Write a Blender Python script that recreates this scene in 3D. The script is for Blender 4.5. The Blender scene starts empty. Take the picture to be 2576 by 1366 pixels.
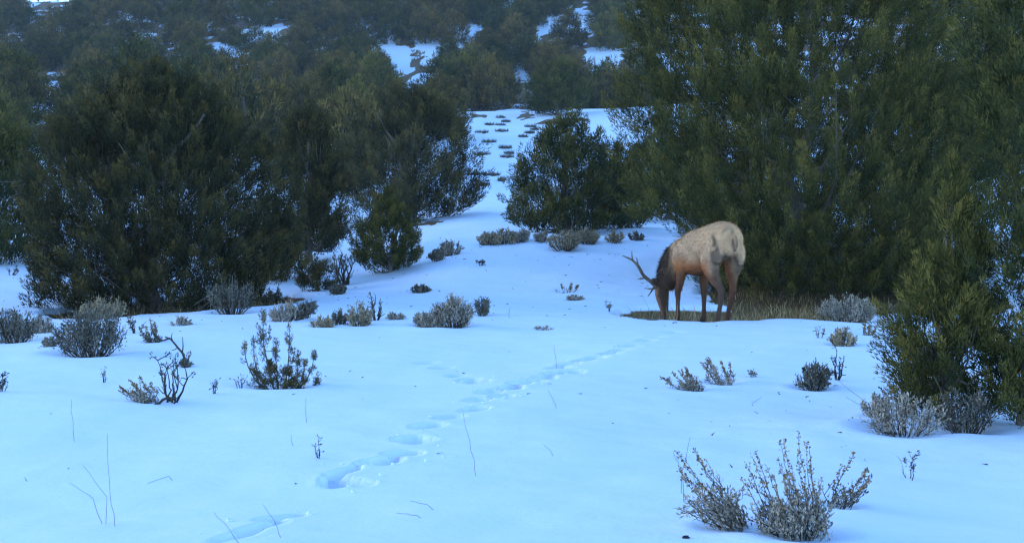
import bpy, math, random
import numpy as np
from mathutils import Vector

# ------------------------------------------------------------------ camera, light, exposure
C = bpy.context.scene.collection
SC = bpy.context.scene
F = 3110.0                      # focal length in pixels of a 2576 x 1366 frame
CW, CH = 2576.0, 1366.0
CAM_Z = 1.5
PITCH = math.atan((683 - 549) / F)

cd = bpy.data.cameras.new('camera')
cd.sensor_width = 36.0
cd.lens = 36.0 * F / CW
cd.clip_start = 0.05
cd.clip_end = 3000
cam = bpy.data.objects.new('camera', cd)
C.objects.link(cam)
cam.location = (0, 0, CAM_Z)
cam.rotation_euler = (math.pi / 2 - PITCH, 0, 0)
SC.camera = cam

SUN_EL, SUN_AZ = 8.0, -72.0     # degrees; azimuth from +Y, negative = to the left
w = bpy.data.worlds.new('World')
SC.world = w
w.use_nodes = True
nt = w.node_tree
nt.nodes.clear()
sky = nt.nodes.new('ShaderNodeTexSky')
sky.sky_type = 'NISHITA'
sky.sun_disc = False
sky.sun_elevation = math.radians(SUN_EL)
sky.sun_rotation = math.radians(SUN_AZ)
sky.altitude = 2000
sky.air_density = 1.0
sky.dust_density = 0.3
sky.ozone_density = 3.0
bg = nt.nodes.new('ShaderNodeBackground')
bg.inputs[1].default_value = 0.15
wo = nt.nodes.new('ShaderNodeOutputWorld')
nt.links.new(sky.outputs[0], bg.inputs[0])
nt.links.new(bg.outputs[0], wo.inputs[0])

sl = bpy.data.lights.new('sun', 'SUN')
sl.energy = 0.3
sl.angle = math.radians(40)
sl.color = (1.0, 0.93, 0.84)
sun = bpy.data.objects.new('sun', sl)
C.objects.link(sun)
ce = math.cos(math.radians(SUN_EL))
sdir = Vector((math.sin(math.radians(SUN_AZ)) * ce, math.cos(math.radians(SUN_AZ)) * ce, math.sin(math.radians(SUN_EL))))
sun.rotation_euler = (-sdir).to_track_quat('-Z', 'Y').to_euler()
sun.location = (0, 0, 60)

vs = SC.view_settings
vs.view_transform = 'Standard'
vs.look = 'None'
vs.exposure = 2.55
vs.gamma = 1.0
SC.render.engine = 'CYCLES'
SC.cycles.filter_width = 1.3
SC.cycles.use_adaptive_sampling = False
SC.cycles.max_bounces = 6
SC.cycles.diffuse_bounces = 3
SC.cycles.glossy_bounces = 1
SC.cycles.transmission_bounces = 1
SC.cycles.volume_bounces = 0
SC.cycles.use_denoising = True

# ------------------------------------------------------------------ helpers
RNG = np.random.default_rng(7)


def sstep(a, b, x):
    t = np.clip((np.asarray(x, float) - a) / (b - a), 0, 1)
    return t * t * (3 - 2 * t)


def _h(ix, iy, iz, seed):
    n = (ix.astype(np.int64) * 374761393 + iy.astype(np.int64) * 668265263 + iz.astype(np.int64) * 2147483647 + seed * 144269504) & 0xFFFFFFFF
    n = ((n ^ (n >> 13)) * 1274126177) & 0xFFFFFFFF
    n = (n ^ (n >> 16)) & 0xFFFFFF
    return n / float(0xFFFFFF)


def vnoise(x, y, z=None, s=1.0, seed=0):
    """smooth value noise in 0..1"""
    x = np.asarray(x, float) / s
    y = np.asarray(y, float) / s
    z = np.zeros_like(x) if z is None else np.asarray(z, float) / s
    x0, y0, z0 = np.floor(x), np.floor(y), np.floor(z)
    fx, fy, fz = x - x0, y - y0, z - z0
    fx, fy, fz = [f * f * (3 - 2 * f) for f in (fx, fy, fz)]
    x0, y0, z0 = x0.astype(np.int64), y0.astype(np.int64), z0.astype(np.int64)
    r = 0
    for dx in (0, 1):
        for dy in (0, 1):
            for dz in (0, 1):
                r = r + _h(x0 + dx, y0 + dy, z0 + dz, seed) * (fx if dx else 1 - fx) * (fy if dy else 1 - fy) * (fz if dz else 1 - fz)
    return r


def unit(v):
    v = np.asarray(v, float)
    return v / np.maximum(np.linalg.norm(v, axis=-1, keepdims=True), 1e-9)


def mesh_np(name, verts, faces, attrs=None, smooth=False):
    """faces: one (M,k) array or a list of such arrays"""
    verts = np.asarray(verts, np.float32)
    fl = faces if isinstance(faces, list) else [faces]
    fl = [np.asarray(f, np.int32) for f in fl if len(f)]
    me = bpy.data.meshes.new(name)
    me.vertices.add(len(verts))
    me.vertices.foreach_set('co', verts.ravel())
    nl = sum(f.size for f in fl)
    nf = sum(len(f) for f in fl)
    me.loops.add(nl)
    me.loops.foreach_set('vertex_index', np.concatenate([f.ravel() for f in fl]))
    me.polygons.add(nf)
    tot = np.concatenate([np.full(len(f), f.shape[1], np.int32) for f in fl])
    st = np.concatenate([[0], np.cumsum(tot)[:-1]]).astype(np.int32)
    me.polygons.foreach_set('loop_start', st)
    if smooth:
        me.polygons.foreach_set('use_smooth', np.ones(nf, bool))
    if attrs:
        for k, v in attrs.items():
            v = np.asarray(v, np.float32)
            if v.ndim == 1:
                a = me.attributes.new(k, 'FLOAT', 'POINT')
                a.data.foreach_set('value', v)
            else:
                a = me.attributes.new(k, 'FLOAT_COLOR', 'POINT')
                a.data.foreach_set('color', np.concatenate([v, np.ones((len(v), 1), np.float32)], 1).ravel())
    me.update(calc_edges=True)
    me.validate()
    return me


def link(name, me, mat=None, parent=None, loc=None):
    o = bpy.data.objects.new(name, me)
    C.objects.link(o)
    if mat is not None and me is not None and not me.materials:
        me.materials.append(mat)
    if parent is not None:
        o.parent = parent
    if loc is not None:
        o.location = loc
    return o


def tag(o, label, cat, group=None):
    o['label'] = label
    o['category'] = cat
    if group:
        o['group'] = group
    return o


def thing(name, label, cat, loc, group=None, rz=0.0):
    o = bpy.data.objects.new(name, None)
    o.empty_display_size = 0.1
    C.objects.link(o)
    o.location = loc
    o.rotation_euler = (0, 0, rz)
    return tag(o, label, cat, group)


def tubes(lines, sides=5, cap=True):
    """lines: list of (pts (n,3), radii (n,)) -> verts, [quads, tris], line index per vertex"""
    V, Q, T, I = [], [], [], []
    off = 0
    ang = np.linspace(0, 2 * np.pi, sides, endpoint=False)
    ca, sa = np.cos(ang), np.sin(ang)
    for li, (p, r) in enumerate(lines):
        p = np.asarray(p, float)
        n = len(p)
        r = np.broadcast_to(np.asarray(r, float), (n,))
        t = unit(np.gradient(p, axis=0))
        ref = np.array([0.13, 0.97, 0.2]) if abs(t[0][2]) > 0.8 else np.array([0.05, 0.1, 1.0])
        a = unit(np.cross(t, ref))
        b = np.cross(t, a)
        ring = p[:, None, :] + r[:, None, None] * (ca[None, :, None] * a[:, None, :] + sa[None, :, None] * b[:, None, :])
        V.append(ring.reshape(-1, 3))
        i = np.arange(n - 1)[:, None] * sides
        j = np.arange(sides)[None, :]
        k = (j + 1) % sides
        Q.append((np.stack([i + j, i + k, i + sides + k, i + sides + j], -1) + off).reshape(-1, 4))
        m = n * sides
        if cap:
            V.append(p[-1:] + t[-1:] * r[-1] * 0.8)
            e = off + (n - 1) * sides
            T.append(np.stack([e + np.arange(sides), e + (np.arange(sides) + 1) % sides, np.full(sides, off + m)], -1))
            m += 1
        I.append(np.full(m, li))
        off += m
    return np.concatenate(V), [np.concatenate(Q)] + ([np.concatenate(T)] if T else []), np.concatenate(I)


def curve_pts(a, b, n, bend=None, wob=0.0, rng=RNG):
    """points from a to b, bowed by the vector bend, with a little wobble"""
    a, b = np.asarray(a, float), np.asarray(b, float)
    t = np.linspace(0, 1, n)[:, None]
    p = a + (b - a) * t
    if bend is not None:
        p = p + np.asarray(bend) * (4 * t * (1 - t))
    if wob:
        q = rng.normal(0, wob, (n, 3)) * np.sin(np.pi * np.clip(t, 0.0, 1))
        p = p + q
    return p


def leaf_tris(p, d, ln, wd, rng):
    """a thin triangle for each leaf: base at p, tip along d"""
    n = len(p)
    s = unit(np.cross(d, rng.normal(size=(n, 3))))
    ln = np.broadcast_to(ln, (n,))[:, None]
    wd = np.broadcast_to(wd, (n,))[:, None]
    V = np.stack([p - s * wd * 0.5, p + s * wd * 0.5, p + d * ln], 1).reshape(-1, 3)
    return V, np.arange(3 * n).reshape(-1, 3)


def leaf_quads(p, d, ln, wd, rng):
    """a diamond leaf, folded a little along its middle"""
    n = len(p)
    s = unit(np.cross(d, rng.normal(size=(n, 3))))
    u = np.cross(s, d)
    ln = np.broadcast_to(ln, (n,))[:, None]
    wd = np.broadcast_to(wd, (n,))[:, None]
    m = p + d * ln * 0.55
    V = np.stack([p, m - s * wd * 0.5 + u * wd * 0.25, p + d * ln, m + s * wd * 0.5 + u * wd * 0.25], 1).reshape(-1, 3)
    return V, np.arange(4 * n).reshape(-1, 4)


# ------------------------------------------------------------------ materials
def nmat(name, rough=0.85, spec=0.15):
    m = bpy.data.materials.new(name)
    m.use_nodes = True
    b = m.node_tree.nodes['Principled BSDF']
    b.inputs['Roughness'].default_value = rough
    b.inputs['Specular IOR Level'].default_value = spec
    return m, m.node_tree, b


def ramp(t, stops):
    r = t.nodes.new('ShaderNodeValToRGB')
    e = r.color_ramp.elements
    while len(e) < len(stops):
        e.new(0.5)
    for el, (p, c) in zip(e, stops):
        el.position = p
        el.color = (*c, 1)
    return r


def noise(t, scale, detail=3, rough=0.55, coord='Object'):
    tc = t.nodes.new('ShaderNodeTexCoord')
    n = t.nodes.new('ShaderNodeTexNoise')
    n.inputs['Scale'].default_value = scale
    n.inputs['Detail'].default_value = detail
    n.inputs['Roughness'].default_value = rough
    t.links.new(tc.outputs[coord], n.inputs['Vector'])
    return n


def tint_mat(name, stops, rough=0.85, spec=0.1, nscale=9.0, namt=0.35, vary=0.0):
    """colour from the 'tint' attribute of each leaf or twig plus a little noise"""
    m, t, b = nmat(name, rough, spec)
    a = t.nodes.new('ShaderNodeAttribute')
    a.attribute_name = 'tint'
    n = noise(t, nscale)
    mm = t.nodes.new('ShaderNodeMath')
    mm.operation = 'MULTIPLY_ADD'
    mm.inputs[1].default_value = namt
    t.links.new(n.outputs['Fac'], mm.inputs[0])
    ad = t.nodes.new('ShaderNodeMath')
    ad.operation = 'SUBTRACT'
    t.links.new(a.outputs['Fac'], ad.inputs[0])
    ad.inputs[1].default_value = namt * 0.5
    t.links.new(ad.outputs[0], mm.inputs[2])
    r = ramp(t, stops)
    last = mm
    if vary:                                  # each plant a little different from its neighbours
        oi = t.nodes.new('ShaderNodeObjectInfo')
        ov = t.nodes.new('ShaderNodeMath')
        ov.operation = 'MULTIPLY_ADD'
        ov.inputs[1].default_value = vary
        t.links.new(oi.outputs['Random'], ov.inputs[0])
        os_ = t.nodes.new('ShaderNodeMath')
        os_.operation = 'SUBTRACT'
        os_.inputs[1].default_value = vary * 0.5
        t.links.new(mm.outputs[0], os_.inputs[0])
        t.links.new(os_.outputs[0], ov.inputs[2])
        last = ov
    t.links.new(last.outputs[0], r.inputs[0])
    t.links.new(r.outputs[0], b.inputs['Base Color'])
    return m


M = {}
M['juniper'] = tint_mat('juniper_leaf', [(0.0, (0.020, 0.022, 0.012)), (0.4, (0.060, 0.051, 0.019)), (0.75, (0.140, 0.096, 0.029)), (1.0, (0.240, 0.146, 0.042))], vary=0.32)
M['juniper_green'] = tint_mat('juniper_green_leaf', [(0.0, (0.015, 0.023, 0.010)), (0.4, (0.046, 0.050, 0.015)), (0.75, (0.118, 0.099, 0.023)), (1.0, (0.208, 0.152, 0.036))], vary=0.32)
M['bark'] = tint_mat('juniper_bark', [(0.0, (0.05, 0.04, 0.035)), (0.6, (0.14, 0.11, 0.09)), (1.0, (0.27, 0.23, 0.20))], nscale=22, namt=0.8)
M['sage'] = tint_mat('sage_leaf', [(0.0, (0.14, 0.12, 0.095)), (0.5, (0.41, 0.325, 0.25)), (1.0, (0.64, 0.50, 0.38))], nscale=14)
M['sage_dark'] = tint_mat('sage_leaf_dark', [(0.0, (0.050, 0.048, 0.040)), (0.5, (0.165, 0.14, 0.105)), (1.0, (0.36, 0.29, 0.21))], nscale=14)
M['sage_tan'] = tint_mat('sage_leaf_tan', [(0.0, (0.17, 0.13, 0.085)), (0.5, (0.42, 0.31, 0.19)), (1.0, (0.62, 0.46, 0.28))], nscale=14)
M['seed'] = tint_mat('seed_head', [(0.0, (0.10, 0.065, 0.04)), (0.5, (0.30, 0.19, 0.105)), (1.0, (0.52, 0.33, 0.17))], nscale=20)
M['twig'] = tint_mat('shrub_twig', [(0.0, (0.026, 0.021, 0.020)), (0.6, (0.10, 0.08, 0.066)), (1.0, (0.25, 0.20, 0.16))], nscale=25, namt=0.6)
M['straw'] = tint_mat('dry_straw', [(0.0, (0.12, 0.072, 0.035)), (0.5, (0.32, 0.20, 0.085)), (1.0, (0.66, 0.45, 0.22))], nscale=8)
M['stalk'] = tint_mat('dry_stalk', [(0.0, (0.12, 0.09, 0.085)), (1.0, (0.30, 0.22, 0.18))], nscale=8)


def make_ground_mat():
    m, t, b = nmat('snow_and_litter', 0.65, 0.25)
    a = t.nodes.new('ShaderNodeAttribute')
    a.attribute_name = 'bare'
    n1 = noise(t, 2.2, 5, 0.65)
    # edge of the bare patches broken up by noise
    s = t.nodes.new('ShaderNodeMath')
    s.operation = 'MULTIPLY_ADD'
    s.inputs[1].default_value = 0.5
    t.links.new(n1.outputs['Fac'], s.inputs[0])
    sb = t.nodes.new('ShaderNodeMath')
    sb.operation = 'SUBTRACT'
    t.links.new(a.outputs['Fac'], sb.inputs[0])
    sb.inputs[1].default_value = 0.25
    t.links.new(sb.outputs[0], s.inputs[2])
    r = ramp(t, [(0.42, (0, 0, 0)), (0.56, (1, 1, 1))])
    t.links.new(s.outputs[0], r.inputs[0])
    n2 = noise(t, 13.0, 6, 0.7)
    lit = ramp(t, [(0.3, (0.045, 0.025, 0.014)), (0.5, (0.16, 0.088, 0.038)), (0.7, (0.33, 0.19, 0.078))])
    t.links.new(n2.outputs['Fac'], lit.inputs[0])
    n3 = noise(t, 0.6, 4, 0.6)
    sn = ramp(t, [(0.3, (0.76, 0.835, 0.97)), (0.7, (0.80, 0.865, 0.985))])
    t.links.new(n3.outputs['Fac'], sn.inputs[0])
    mx = t.nodes.new('ShaderNodeMix')
    mx.data_type = 'RGBA'
    t.links.new(r.outputs[0], mx.inputs['Factor'])
    t.links.new(sn.outputs[0], mx.inputs['A'])
    t.links.new(lit.outputs[0], mx.inputs['B'])
    t.links.new(mx.outputs['Result'], b.inputs['Base Color'])
    n4 = noise(t, 30.0, 5, 0.7)
    n5 = noise(t, 3.5, 3, 0.5)
    ad = t.nodes.new('ShaderNodeMath')
    ad.operation = 'MULTIPLY_ADD'
    ad.inputs[1].default_value = 0.25
    t.links.new(n4.outputs['Fac'], ad.inputs[0])
    t.links.new(n5.outputs['Fac'], ad.inputs[2])
    bp = t.nodes.new('ShaderNodeBump')
    bp.inputs['Strength'].default_value = 0.4
    bp.inputs['Distance'].default_value = 0.04
    t.links.new(ad.outputs[0], bp.inputs['Height'])
    t.links.new(bp.outputs[0], b.inputs['Normal'])
    return m


M['ground'] = make_ground_mat()


def make_snowlump_mat():
    m, t, b = nmat('snow_lump', 0.65, 0.2)
    n = noise(t, 12.0, 3)
    r = ramp(t, [(0.3, (0.75, 0.83, 0.96)), (0.7, (0.80, 0.865, 0.985))])
    t.links.new(n.outputs['Fac'], r.inputs[0])
    t.links.new(r.outputs[0], b.inputs['Base Color'])
    return m


M['snow'] = make_snowlump_mat()

# ------------------------------------------------------------------ terrain
PY = np.array([-600, 0, 20, 23, 26, 29, 31, 34, 38, 45, 55, 75, 100, 106, 112, 125, 150, 235, 245, 270, 500, 900], float)
PZ = np.array([0, 0, 0, .10, .42, .86, 1.0, 1.03, 1.15, 1.60, 2.45, 5.15, 10.1, 10.9, 11.0, 11.8, 18.0, 45.0, 46.5, 43.0, 30.0, 25.0], float)
_yy = np.arange(-600, 900, 0.25)
_zz = np.interp(_yy, PY, PZ)
_k = np.ones(13) / 13
_zz = np.convolve(np.pad(_zz, 12, 'edge'), np.convolve(_k, _k), 'same')[12:-12]
_k2 = np.ones(61) / 61
_zf = np.convolve(np.pad(_zz, 30, 'edge'), _k2, 'valid')
_wt = sstep(108, 120, _yy)
_zz = _zz * (1 - _wt) + _zf * _wt


def base_h(x, y):
    x = np.asarray(x, float)
    y = np.asarray(y, float)
    s = 5.0 * (1 - sstep(-4.5, -0.8, x)) - 3.2 * sstep(5.5, 9.5, x)
    s = s * (1 - sstep(40, 70, y))
    z = np.interp(y - s, _yy, _zz)
    far = sstep(115, 160, y)
    g = 0.90 + 0.18 * sstep(-105, 30, x)
    z = z + far * (g - 1) * (z - 11.0)
    z = z + 0.16 * np.exp(-((y - 30.2) / 1.3) ** 2) * sstep(-1.2, 0.6, x) * (1 - sstep(6, 8, x))
    # rolling snow
    near = 1 - sstep(70, 110, y)
    z = z + near * (0.20 * (vnoise(x, y, s=3.7, seed=3) - 0.5) + 0.07 * (vnoise(x, y, s=1.3, seed=5) - 0.5) + 0.022 * (vnoise(x, y, s=.42, seed=6) - 0.5) + 0.010 * (vnoise(x * .6, y, s=.16, seed=7) - 0.5)) * sstep(1.5, 5, np.hypot(x, y))
    z = z + (1 - near) * (1.6 * (vnoise(x, y, s=17, seed=8) - 0.5) + 0.5 * (vnoise(x, y, s=5, seed=9) - 0.5))
    return z


def ray(px, py):
    d = np.array([(px - CW / 2) / F, 1.0, -(py - CH / 2) / F])
    c, s = math.cos(PITCH), math.sin(PITCH)
    return np.array([d[0], d[1] * c + d[2] * s, -d[1] * s + d[2] * c])


def proj(x, y, z):
    c, s = math.cos(PITCH), math.sin(PITCH)
    z = z - CAM_Z
    f = y * c - z * s
    u = y * s + z * c
    return CW / 2 + F * x / f, CH / 2 - F * u / f


def ground_at(px, py, tmax=330.0):
    """where the line of sight of a pixel meets the land"""
    d = ray(px, py)
    t = np.geomspace(2.0, tmax, 4000)
    p = t[:, None] * d
    g = p[:, 2] + CAM_Z - base_h(p[:, 0], p[:, 1])
    k = np.where(g < 0)[0]
    if not len(k):
        return None
    i = k[0]
    if i == 0:
        return p[0, 0], p[0, 1]
    a = g[i - 1] / (g[i - 1] - g[i])
    q = p[i - 1] * (1 - a) + p[i] * a
    return float(q[0]), float(q[1])


# bare patches under the trees: centre x, y, radii, exponent
WELLS = [(6.05, 22.5, 2.5, 3.8, 2.6), (3.45, 18.95, 1.8, 1.62, 4.5), (-5.95, 22.3, 2.0, 2.7, 3.5)]


def well(x, y):
    """0..1, one inside a bare patch"""
    wv = np.zeros_like(x)
    for cx, cy, rx, ry, e in WELLS:
        q = (np.abs((x - cx) / rx) ** e + np.abs((y - cy) / ry) ** e) ** (1 / e)
        q = q + 0.16 * (vnoise(x, y, s=0.8, seed=21) - 0.5) + 0.12 * (vnoise(x, y, s=0.28, seed=22) - 0.5)
        wv = np.maximum(wv, 1 - sstep(0.965, 1.02, q))
    return wv


# the line of tracks: pixel of each hollow, length, width in m, depth, turn
TRK = []
for px, py, ln, wd, dp in [
        (600, 1345, .34, .12, .05), (655, 1322, .34, .13, .06), (708, 1300, .30, .12, .06),
        (862, 1216, .26, .20, .16), (900, 1218, .18, .16, .12), (864, 1186, .30, .12, .12), (842, 1208, .18, .14, .12),
        (968, 1158, .32, .17, .15), (1014, 1140, .28, .20, .15), (935, 1162, .18, .14, .11),
        (1028, 1102, .32, .15, .11), (1075, 1072, .40, .17, .11), (1053, 1108, .22, .14, .08),
        (1130, 1048, .36, .10, .04), (1195, 1030, .34, .15, .09), (1205, 1005, .28, .13, .06), (1232, 985, .30, .15, .07),
        (1180, 955, .26, .12, .05), (1205, 958, .25, .12, .05), (1262, 995, .34, .13, .07), (1285, 975, .34, .17, .08),
        (1310, 962, .40, .17, .08), (1340, 958, .34, .14, .07), (1372, 950, .36, .13, .06), (1395, 938, .3, .14, .06), (1405, 925, .34, .14, .06), (1430, 915, .34, .13, .06),
        (1440, 935, .3, .12, .05), (1470, 905, .34, .13, .05), (1500, 898, .34, .13, .05), (1535, 888, .4, .13, .05),
        (1625, 855, .34, .13, .05), (1650, 848, .34, .13, .04), (1690, 836, .36, .13, .05), (1560, 880, .34, .13, .04), (1585, 868, .4, .13, .05), (1150, 945, .26, .12, .04), (1110, 925, .26, .12, .04), (1075, 912, .26, .12, .03)]:
    g = ground_at(px, py)
    fr = g[1] > 7.6                                    # farther prints are small and separate
    TRK.append((g[0], g[1], .28 if fr else ln * 1.1, .20 if fr else wd * 1.1, min(dp * 1.4, .12) if fr else dp, 1.05 + 0.5 * (vnoise(px, py, s=3.0, seed=4) - 0.5)))
DENTS = []          # hollows melted round the shrubs, filled below: x, y, r, depth


def tracks(x, y):
    z = np.zeros_like(x)
    m = (y > 3) & (y < 26) & (np.abs(x) < 12)
    xm, ym = x[m], y[m]
    zm = np.zeros_like(xm)
    for cx, cy, ln, wd, dp, a in TRK:
        dx, dy = xm - cx, ym - cy
        k = (np.abs(dx) < 1.0) & (np.abs(dy) < 1.0)
        if not k.any():
            continue
        ux = dx[k] * math.cos(a) + dy[k] * math.sin(a)
        uy = -dx[k] * math.sin(a) + dy[k] * math.cos(a)
        q = np.sqrt((ux / (ln * 0.52)) ** 2 + (uy / (wd * 0.55)) ** 2)
        q = q + 0.26 * (vnoise(xm[k], ym[k], s=0.11, seed=31) - 0.5) + 0.10 * (vnoise(xm[k], ym[k], s=0.045, seed=32) - 0.5)
        v = -dp * 1.1 * (1 - sstep(0.6, 1.0, q)) + 0.04 * dp * np.exp(-((q - 1.25) / 0.25) ** 2)
        zz = zm[k]
        zm[k] = np.where(v < 0, np.minimum(zz, v), zz + np.where(zz < -0.01, 0, v))
    z[m] = zm
    return z


def dents(x, y):
    z = np.zeros_like(x)
    for cx, cy, r, dp in DENTS:
        m = (np.abs(x - cx) < r * 3) & (np.abs(y - cy) < r * 3)
        if not m.any():
            continue
        q = np.hypot(x[m] - cx, y[m] - cy) / r
        z[m] -= dp * np.exp(-q ** 2) - 0.35 * dp * np.exp(-((q - 1.5) / 0.5) ** 2)
    return z


WELL_DEPTH = 0.19


def land(x, y):
    x = np.asarray(x, float)
    y = np.asarray(y, float)
    return base_h(x, y) - WELL_DEPTH * well(x, y) + tracks(x, y) + dents(x, y)


def land1(x, y):
    return float(land(np.array([x]), np.array([y]))[0])


def spot(px, py):
    g = ground_at(px, py)
    return g[0], g[1], land1(*g)


# snow patches left open on the far hillside (pixel boxes; the trees keep off them)
OPEN = [(955, 85, 968, 125), (985, 125, 1022, 190), (1045, 196, 1075, 208), (1455, 25, 1495, 82), (1370, 40, 1392, 85), (1290, 172, 1330, 208),
        (1488, 128, 1550, 175), (1165, 70, 1182, 110), (1075, 108, 1095, 165), (85, 210, 122, 240), (95, 255, 132, 282), (535, 120, 590, 145), (660, 65, 692, 92), (1260, 2, 1280, 22), (1590, 10, 1610, 90)]
PATCH = []
for x0, y0, x1, y1 in OPEN:
    for fy in np.linspace(0.15, 0.85, 3):
        g = ground_at((x0 + x1) / 2, y0 + (y1 - y0) * fy)
        if g is not None:
            PATCH.append((g[0], g[1], max((x1 - x0) / F * g[1] * 0.75, 1.6)))


def hill_bare(x, y):
    """how much of the far hillside has lost its snow"""
    b = sstep(104, 116, y + 10 * (vnoise(x, y, s=6, seed=41) - 0.5))
    n = vnoise(x, y, s=3.2, seed=42) * 0.6 + vnoise(x, y, s=1.2, seed=43) * 0.4
    b = b * (1 - sstep(0.535, 0.62, n))
    for cx, cy, r in PATCH:
        q = np.hypot(x - cx, (y - cy) * 0.55) / r
        b = b * sstep(0.65, 1.25, q + 1.7 * (n - 0.5))
    return b


SLOPE_BARE = []      # small bare spots round tussocks on the snowy slope: x, y, rx, ry


def build_land():
    r = [0.6, 1.2, 1.8, 2.4]
    v = 3.0
    while v < 490:
        r.append(v)
        v *= 1 + (0.0046 if v < 25 else 0.010 if v < 118 else 0.0095 if v < 260 else .03)
    r = np.array(r)
    fine = np.radians(np.arange(-27.0, 27.01, 0.22))
    side = np.radians(np.arange(27.0, 333.0, 4.0))[1:]
    a = np.concatenate([fine, side])
    nr, na = len(r), len(a)
    X = r[:, None] * np.sin(a)[None, :]
    Y = r[:, None] * np.cos(a)[None, :]
    x, y = X.ravel(), Y.ravel()
    z = land(x, y)
    bare = np.maximum(well(x, y), hill_bare(x, y))
    for cx, cy, rx, ry in SLOPE_BARE:
        q = np.sqrt(((x - cx) / rx) ** 2 + ((y - cy) / ry) ** 2)
        bare = np.maximum(bare, 1 - sstep(0.7, 1.1, q + 1.1 * (vnoise(x, y, s=max(rx * .35, .12), seed=77) - .5)))
    i = np.arange(nr - 1)[:, None] * na
    j = np.arange(na)[None, :]
    k = (j + 1) % na
    q = np.stack([i + j, i + na + j, i + na + k, i + k], -1).reshape(-1, 4)
    V = np.concatenate([np.stack([x, y, z], 1), [[0, 0, 0.0]]])
    c = len(V) - 1
    tri = np.stack([np.arange(na), (np.arange(na) + 1) % na, np.full(na, c)], -1)
    me = mesh_np('snow_ground', V, [q, tri], {'bare': np.concatenate([bare, [0]])}, smooth=True)
    o = link('snow_ground', me, M['ground'])
    o['kind'] = 'structure'
    return o


# ------------------------------------------------------------------ trees
def crown_cloud(rng, W, Hh, n, lift=0.05, prof=None, lobe=0.22, hole=0.42, hole_s=0.7, seed=1, upl=0.85):
    """centres and axes of foliage clumps inside an uneven crown; base of crown at z=lift*Hh"""
    if prof is None:
        prof = [(0, .70), (.12, .95), (.3, 1.0), (.5, .93), (.7, .72), (.85, .47), (.95, .25), (1, .06)]
    pt, pf = zip(*prof)
    t = rng.random(n * 4)
    R = np.interp(t, pt, pf)
    k = rng.random(n * 4) < R ** 1.2 / max(pf)
    t, R = t[k][:int(n * 2)], R[k][:int(n * 2)]
    th = rng.random(len(t)) * 2 * np.pi
    R = R * (1 + lobe * 2 * (vnoise(np.cos(th) * 2 + 10, np.sin(th) * 2 + 10, t * 2.6, s=0.75, seed=seed) - 0.5))
    rr = R * rng.random(len(t)) ** 0.42 * W / 2
    p = np.stack([rr * np.cos(th), rr * np.sin(th), Hh * (lift + (1 - lift) * t)], 1)
    nz = vnoise(p[:, 0] + 50, p[:, 1] + 50, p[:, 2], s=hole_s, seed=seed + 5)
    p = p[nz > hole * 0.8]
    p = p[:n]
    out = p.copy()
    out[:, 2] = 0
    out = out / (W / 2)
    ax = unit(out * 0.75 + np.array([0, 0, upl]) + rng.normal(0, 0.22, p.shape))
    return p, ax


def clump_leaves(rng, p, ax, L, R, k, ln, wd):
    n = len(p)
    Lc = L * rng.uniform(0.6, 1.35, n)
    Rc = R * rng.uniform(0.7, 1.3, n)
    ti = np.repeat(rng.random(n), k)
    P = np.repeat(p, k, 0)
    A = np.repeat(ax, k, 0)
    t = rng.beta(1.3, 1.25, n * k)
    q = unit(np.cross(A, rng.normal(size=(n * k, 3))))
    prof = np.sin(np.pi * np.clip(0.16 + 0.80 * t, 0, 1)) ** 0.8
    rad = np.repeat(Rc, k) * prof * rng.random(n * k) ** 0.5
    c = P + A * ((t - 0.42) * np.repeat(Lc, k))[:, None] + q * rad[:, None]
    d = unit(A * 1.0 + q * 0.50 + rng.normal(0, 0.30, (n * k, 3)) + np.array([0, 0, 0.25]))
    V, T = leaf_tris(c, d, ln * rng.uniform(0.6, 1.4, n * k), wd * 0.72 * rng.uniform(0.6, 1.4, n * k), rng)
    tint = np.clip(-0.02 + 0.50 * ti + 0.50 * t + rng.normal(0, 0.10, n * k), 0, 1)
    return V, T, np.repeat(tint, 3)


def limbs(rng, trunk, targets, r0, sides=5, sag=0.12, tint=0.5):
    """limbs from the trunk line to foliage clumps"""
    L = []
    zs = trunk[:, 2]
    for g in targets:
        zt = max(zs[0] + 0.12, g[2] * rng.uniform(0.25, 0.7) - 0.15 * np.hypot(g[0], g[1]))
        i = int(np.clip(np.searchsorted(zs, zt), 1, len(trunk) - 1))
        s = trunk[i]
        dist = np.linalg.norm(g - s)
        b = np.array([0, 0, -sag * dist]) + rng.normal(0, 0.06 * dist, 3)
        n = 6
        r = r0 * rng.uniform(0.6, 1.1) * (0.3 + 0.7 * (1 - zs[i] / max(zs[-1], 1e-3)))
        L.append((curve_pts(s, g, n, b, 0.02 * dist, rng), np.linspace(r, max(r * 0.18, 0.004), n)))
    return L


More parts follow.
